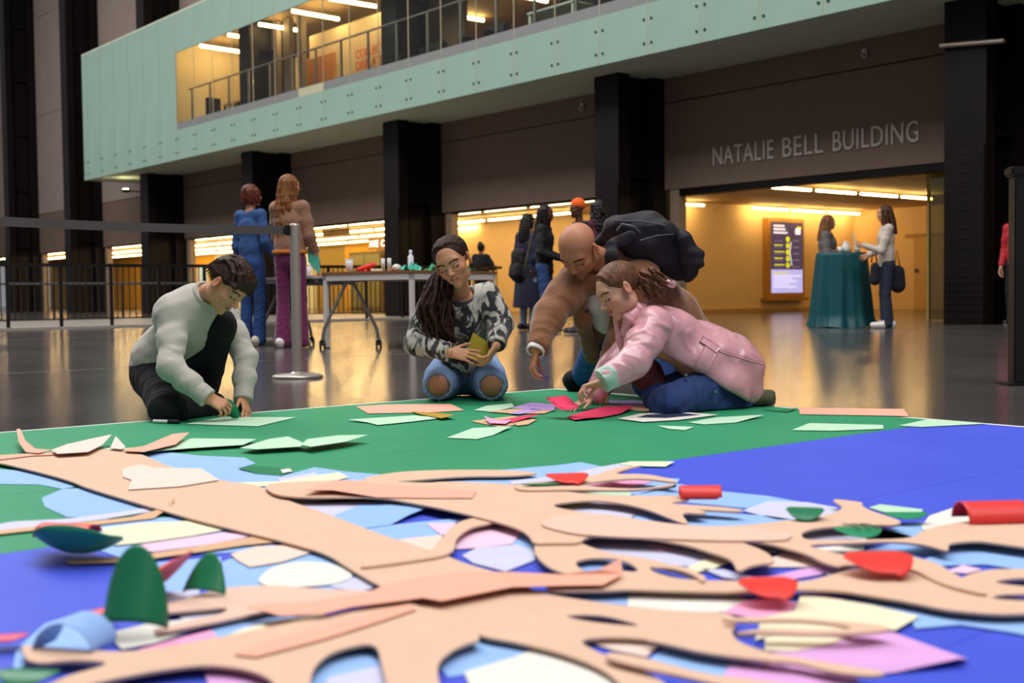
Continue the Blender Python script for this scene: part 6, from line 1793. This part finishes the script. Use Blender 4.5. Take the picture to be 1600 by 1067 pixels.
# ================================================================ people standing further back
class Stand:
    """Joints of a standing person: local axes right, forward, up; all lengths follow the height."""
    def __init__(self, pos, facing, H, lean=0.):
        self.b, self.H = np.array((pos[0], pos[1], 0.)), H
        self.f = nv((facing[0], facing[1], 0)); self.r = np.array((self.f[1], -self.f[0], 0.)); self.lean = lean
    def P(self, x, y, z): return self.b + self.H * (x * self.r + y * self.f) + np.array((0, 0, z * self.H))
def standing(pos, facing, H, label, skin, top, bottom, hair, shoes, arms=None, look=None, hem=.50, flare=0., coat=None, hairstyle='long', h=.0095, group=None, top_name='jumper', feet=.055, sole=None, collar=None, thick=1., extra=None):
    s = Stand(pos, facing, H); P = s.P
    p = empty('person', s.b, label, 'person', group)
    lk = nv(look) if look is not None else s.f
    hh = .128 * H
    hd = Head(P(0, .02, .935), lk, (0, 0, 1), hh)
    neck, chest, waist, pel = P(0, 0, .83), P(0, .005, .74), P(0, 0, .61), P(0, 0, .53)
    sh, hp = .083, .047
    A = {'eR': (.112, -.01, .62), 'wR': (.12, .04, .485), 'eL': (-.112, -.01, .62), 'wL': (-.12, .04, .485)}
    if arms: A.update(arms)
    J = {k: P(*v) for k, v in A.items()}
    sR, sL = P(sh, 0, .81), P(-sh, 0, .81)
    hR, kR, aR = P(hp, 0, .51), P(feet, .012, .285), P(feet, -.005, .045)
    hL, kL, aL = P(-hp, 0, .51), P(-feet, .012, .285), P(-feet, -.005, .045)
    S = Sculpt(.0055 * H / 1.7); hd.sculpt(S, neck, .21)
    V1, Q1 = S.mesh(); C1 = fill(V1, skin)
    hd.paint(V1, C1, rgb(skin) * .6, rgb(hair) * .8, down=False)
    S = Sculpt(.0055)
    L = .108 * H
    for sd, w, e in ((1, J['wR'], J['eR']), (-1, J['wL'], J['eL'])):
        hand(S, w, nv(w - e), -s.r * sd + s.f * .2, L, 1 if sd < 0 else -1, curl=(25, 30, 20), thumb=(25, 15))
    V2, Q2 = S.mesh()
    S = Sculpt(.012)
    S.chain([neck, chest, waist, pel], [.033 * H, .05 * H, .048 * H, .05 * H], .04); S.cone(sR, sL, .026 * H, .026 * H, .03)
    S.chain([sR, J['eR'], J['wR']], [.026 * H, .022 * H, .016 * H]); S.chain([sL, J['eL'], J['wL']], [.026 * H, .022 * H, .016 * H])
    S.chain([hR, kR, aR], [.046 * H, .033 * H, .02 * H]); S.chain([hL, kL, aL], [.046 * H, .033 * H, .02 * H])
    V3, Q3 = S.mesh()
    V, Q = join((V1, Q1), (V2, Q2), (V3, Q3))
    skin_object(V, Q, np.concatenate([C1, fill(V2, skin), fill(V3, skin)]), p)
    # bottom
    S = Sculpt(h)
    if coat is None or coat > .1:
        for h_, k_, a_, sd in ((hR, kR, aR, 0), (hL, kL, aL, 2)):
            S.chain([h_, k_], [.05 * H, .036 * H], .025, None, (.006, .1, sd)); S.cone(k_, a_ + (0, 0, -.01 if flare else .02), .035 * H, (.03 + flare) * H, .02, None, (.006, .08, sd))
        S.ell(P(0, -.01, .52), (.08 * H, .06 * H, .07 * H), (s.r, s.f, (0, 0, 1)), .04)
        S.cut((s.b[0], s.b[1], .012 if flare else .05), (0, 0, -1))
        cloth_object('trousers', S, bottom, p)
    # top
    S = Sculpt(h)
    ax = (s.r, s.f, (0, 0, 1))
    t = thick
    S.chain([P(0, 0, .80), chest, waist, P(0, 0, hem)], [.046 * H * t, .062 * H * t, .060 * H * t, .066 * H * t], .04, (s.r, 1.3), (.008, .12, .6))
    if coat: S.cone(P(0, -.01, hem + .02), P(0, -.01, coat), .082 * H * t, .115 * H, .05, (s.r, 1.15))
    S.cone(sR, sL, .033 * H * t, .033 * H * t, .04)
    for a, e, w, sd in ((sR, J['eR'], J['wR'], .3), (sL, J['eL'], J['wL'], 1.7)):
        S.chain([a, (a + e) / 2, e], [.035 * H * t, .033 * H * t, .03 * H * t], .03, None, (.008, .08, sd)); S.cone(e, w - nv(w - e) * .01, .03 * H * t, .023 * H * t, .02, None, (.007, .07, sd)); S.cut(w, w - e, .004, .07)
    S.cut((s.b[0], s.b[1], (coat if coat else hem) * H), (0, 0, -1), .01)
    S.cone(neck, hd.o, .036 * H, .036 * H, .006, None, None, 'sub')
    cloth_object(top_name, S, top, p)
    # hair
    hm = hair_mat('hair_' + hair.lstrip('#'), hair); S = Sculpt(.0065); A3 = hd.axes(); rg = random.Random(int(abs(pos[0]) * 1000) % 97)
    if hairstyle != 'none':
        S.ell(hd.P(0, -.11, .19), np.array((.385, .43, .37)) * hh, A3, .01)
        S.ell(hd.P(0, .36, -.2), np.array((.34, .36, .36)) * hh, A3, .02, 'sub')
    wav = {'wavy': .016, 'curly': .022}.get(hairstyle, .003)
    length = {'bob': .62, 'long': 1.5, 'wavy': 2.45, 'curly': 1.9, 'bun': .3}.get(hairstyle, .4)
    if hairstyle in ('bob', 'long', 'wavy', 'curly'):
        for i in range(64):
            a = rg.uniform(.85, 2 * math.pi - .85) if rg.random() < .5 or length < 1 else rg.uniform(1.9, 2 * math.pi - 1.9)
            rr = rg.uniform(.82, 1.06)
            q, ph = [], rg.uniform(0, 6.28)
            for j in range(9):
                t_ = j / 8
                z = .2 - length * t_
                w = 1.0 + (.08 if hairstyle == 'bob' else .16) * math.sin(t_ * 2.6)
                x, y = math.sin(a) * .37 * rr * w, math.cos(a) * .40 * rr * w - .06 - (.30 * t_ if length > 1 else 0)
                q.append(hd.P(x, y, z) + np.array((math.cos(t_ * 13 + ph), math.sin(t_ * 13 + ph), 0)) * wav * min(1, t_ * 2.5))
            lock_paths(S, [q], .085 * hh, .006)
    if hairstyle == 'bun':
        S.ell(hd.P(0, -.3, .52), np.array((.2, .2, .17)) * hh, A3, .02)
        S.ell(hd.P(0, -.25, -.05), np.array((.3, .25, .3)) * hh, A3, .03)
    if hairstyle == 'beanie':
        S = Sculpt(.006)
        S.ell(hd.P(0, -.1, .26), np.array((.4, .46, .42)) * hh, A3, .01); S.cut(hd.P(0, .1, .15), -hd.u + hd.f * .25, .01)
        cloth_object('beanie', S, mat('orange_knit', '#f0641e', rough=.9, bump=.4, bscale=120), p)
    elif hairstyle != 'none':
        cloth_object('hair', S, hm, p)
    so = sole or mat('sole_white', '#d8d4cf', rough=.6)
    for a_ in (aR, aL):
        shoe('shoe', p, a_ * (1, 1, 0), a_ * (1, 1, 0) + s.f * .25, shoes, so, .155 * H)
    return p, s, hd, J
cream_shoe = mat('cream_shoe', '#cfc4b2', rough=.6); white_shoe = mat('white_shoe', '#e0ddd8', rough=.5); black_shoe = mat('black_shoe', '#17161a', rough=.5)
G1 = None
# two women watching from the craft tables
pb = on_floor(394, 541)
denim_top = mat('denim_shirt', '#2f4f85', rough=.85, vary=.2, scale=12, bump=.15, bscale=120)
standing((pb.x, pb.y + .05), (.5, .85), 1.73, 'person with a reddish bob in a blue denim shirt and jeans facing away', '#b98468', denim_top, mat('denim_wide', '#26467e', rough=.85, vary=.2, scale=9), '#5a2b1e', cream_shoe,
         arms={'eR': (.125, -.01, .64), 'wR': (.14, .07, .55)}, look=(.8, .6, .05), hem=.53, flare=.012, hairstyle='bob', top_name='shirt')
pp = on_floor(455, 544)
o_, s_, _, J_ = standing((pp.x, pp.y + .05), (.25, .95), 1.77, 'person with long wavy fair hair in a brown sweatshirt and purple flared trousers', '#c08d72', mat('brown_sweat', '#8c6650', rough=.9, sheen=.2, bump=.1, bscale=200), mat('purple_cord', '#6d1650', rough=.8, sheen=.3, bump=.1, bscale=90), '#7a4e2a', white_shoe,
         arms={'eR': (.122, .0, .645), 'wR': (.135, .06, .53), 'eL': (-.105, .05, .64), 'wL': (-.06, .13, .62)}, look=(.75, .66, .05), hem=.555, flare=.02, hairstyle='wavy', top_name='sweatshirt', thick=1.12)
S = Sculpt(.009); S.cone(s_.P(0, 0, .545), s_.P(0, 0, .56), .079 * 1.77 * 1.1, None, .01, (s_.r, 1.24)); S.cut(s_.P(0, 0, .545), (0, 0, -1), .004); S.cut(s_.P(0, 0, .565), (0, 0, 1), .004)
cloth_object('undershirt_hem', S, mat('orange_hem', '#c9761e', rough=.8), o_)
w = J_['wR']
tc = empty('teal_paper', w * (1, 1, 0), 'teal paper sheet held at the hip of the person in purple trousers', 'paper')
q = [w + s_.r * a + np.array((0, 0, b)) + s_.f * c for a, b, c in ((-.07, .08, -.07), (.03, .09, -.02), (.045, -.2, .0), (-.06, -.06, -.07))]
MB().add(list(q) + [v_ + s_.f * .002 for v_ in q], [(0, 1, 2, 3), (7, 6, 5, 4), (0, 4, 5, 1), (1, 5, 6, 2), (2, 6, 7, 3), (3, 7, 4, 0)]).build('sheet', pm('teal'), tc)

# group chatting behind
dark_skin = '#5f3b2b'
pz = on_floor(852, 521)
bl_m = mat('black_blazer', '#17151a', rough=.8, bump=.08, bscale=120)
o_, s_, _, J_ = standing((pz.x, pz.y), (.85, -.25), 1.69, 'person with long straight dark hair in a black blazer and blue jeans', dark_skin, bl_m, mat('denim_blue', '#2c4878', rough=.85, vary=.15, scale=9), '#1e1614', black_shoe,
         arms={'eR': (.125, .0, .63), 'wR': (.06, .14, .58), 'eL': (-.125, .0, .63), 'wL': (-.05, .14, .585)}, look=(.95, -.3, .05), hem=.47, hairstyle='long', top_name='blazer', thick=1.05)
hb = empty('handbag', K(829, 424, 15.9), 'small black handbag on a gold chain beside the black blazer', 'handbag')
c = K(829, 424, 15.88)
MB().box(c[0] - .10, c[0] + .10, c[1] - .03, c[1] + .03, c[2] - .075, c[2] + .06, .012).build('body', mat('bag_leather', '#26282e', rough=.35), hb)
MB().box(c[0] - .101, c[0] + .101, c[1] - .04, c[1] - .03, c[2] - .01, c[2] + .062, .004).build('flap', mat('bag_leather', '#26282e'), hb)
gold = mat('gold_metal', '#b89a55', rough=.3, metal=.9)
MB().cyl((c[0], c[1] - .045, c[2]), (c[0], c[1] - .038, c[2]), .01, n=8).build('clasp', gold, hb)
MB().tube([c + (-.08, 0, .06), K(828, 380, 15.88), K(836, 345, 15.95)], .006, 6).build('chain', gold, hb)
MB().tube([c + (.09, 0, .06), K(845, 400, 15.86), K(848, 372, 15.9)], .006, 6).build('chain', gold, hb)
pn = on_floor(826, 518.5)
navy_m = mat('navy_coat', '#23263c', rough=.85, bump=.08, bscale=120)
standing((pn.x, pn.y + .55), (.6, .6), 1.66, 'person in a long navy coat with dark hair standing close behind the black blazer', dark_skin, navy_m, mat('pale_jeans', '#8fa3b8', rough=.85), '#1c1615', black_shoe, hem=.45, coat=.2, hairstyle='long', top_name='coat', thick=1.1)
c = K(810, 412, 16.6)
rk = empty('rucksack', c - np.array((0, 0, .2)), 'black rucksack hanging on the navy coat', 'rucksack')
S = Sculpt(.009); S.chain([c + (0, 0, .12), c - (0, 0, .14)], [.1, .13], .04, ((0, 1, 0), .8)); S.noise(.01, .15, 1); cloth_object('body', S, bp_m, rk)
S = Sculpt(.009); S.chain([c + (-.02, -.1, -.05), c + (-.02, -.1, -.14)], [.06, .07], .03); cloth_object('pocket', S, bp_m, rk)
po = on_floor(898, 523)
standing((po.x + .08, po.y + .1), (-.9, -.3), 1.70, 'person in an orange knitted hat and dark clothes with white trainers', dark_skin, mat('dark_jacket', '#1f1c22', rough=.85), black_cloth, '#1b1412', mat('trainer_black', '#2a2729', rough=.5), look=(-.95, -.35, -.05), hairstyle='beanie', top_name='jacket', feet=.05)
standing((po.x + .36, po.y + .55), (-.3, .9), 1.74, 'person with long curly black hair in a maroon top facing away', dark_skin, mat('maroon_top', '#5a1f35', rough=.85), black_cloth, '#17110f', black_shoe, look=(-.6, .75, 0), hairstyle='curly', top_name='jumper')
# person leaning on the balustrade
q = HT((17.1, 22.05, 0))
standing((q[0], q[1]), (.35, .9), 1.70, 'person in black with a hair bun leaning at the end of the balustrade', '#7a5040', mat('black_hoodie', '#151417', rough=.9), black_cloth, '#15100e', black_shoe, arms={'eR': (.17, .03, .66), 'wR': (.1, .12, .66), 'eL': (-.17, .03, .66), 'wL': (-.1, .12, .66)}, hairstyle='bun', top_name='hoodie', thick=1.25)
# two women at the teal table
a_ = on_floor(1299, 508)
standing((a_.x, a_.y + .25), (.9, -.35), 1.66, 'person with fair wavy hair in a grey blazer standing at the teal table', '#c89474', mat('grey_blazer', '#66605f', rough=.85), mat('grey_trousers', '#3f4250', rough=.85), '#7a4f30', black_shoe, arms={'eR': (.13, .02, .645), 'wR': (.03, .16, .66), 'eL': (-.13, .02, .645), 'wL': (-.02, .16, .66)}, look=(.95, -.2, 0), hem=.47, hairstyle='long', top_name='blazer', thick=1.25)
b_ = on_floor(1387, 513)
o_, s_, _, J_ = standing((b_.x, b_.y + .05), (-.95, .1), 1.66, 'person with long brown hair in a cream jumper and dark wide trousers holding a spoon', '#c89474', mat('cream_knit', '#c9bcae', rough=.9, bump=.2, bscale=120), mat('dark_wide', '#232a3c', rough=.85, vary=.15, scale=8), '#4d3122', white_shoe, arms={'eL': (-.10, .06, .63), 'wL': (-.05, .2, .68), 'eR': (.11, .02, .64), 'wR': (.08, .14, .60)}, look=(-1, .05, 0), hem=.50, flare=.012, hairstyle='long', top_name='jumper')
w = J_['wL'] + s_.f * .1
sp = MB().cyl(w, w + np.array((-.03, -.02, .16)), .006, .012, n=8).build('spoon', white_m)
tag(sp, 'white plastic spoon raised by the person in the cream jumper', 'spoon')
for k, (x, y, l) in enumerate(((1367, 424, 'dark shoulder bag at the front of the cream jumper'), (1403, 432, 'dark navy tote bag hanging behind the cream jumper'))):
    c = K(x, y, 16.45 if k else 16.3)
    tb = empty('tote_bag', c - np.array((0, 0, .15)), l, 'bag')
    S = Sculpt(.009); S.cone(c + (0, 0, .06), c - (0, 0, .12), .06 + .03 * k, .07 + .035 * k, .02, ((0, 1, 0), .6)); cloth_object('body', S, mat('bag_dark', '#191722', rough=.8), tb)
    MB().tube([c + (-.05, 0, .12), c + (-.02, -.02, .36), c + (.03, 0, .12)], .01, 6).build('strap', mat('bag_dark', '#191722'), tb)
# someone in red beyond the thick post
r_ = on_floor(1578, 509)
standing((r_.x + .1, r_.y), (-.6, -.6), 1.68, 'person in a red jacket half hidden beyond the thick black post', '#c08d72', mat('red_jacket', '#b3242c', rough=.7), black_cloth, '#2a1d18', black_shoe, hairstyle='short', top_name='jacket')
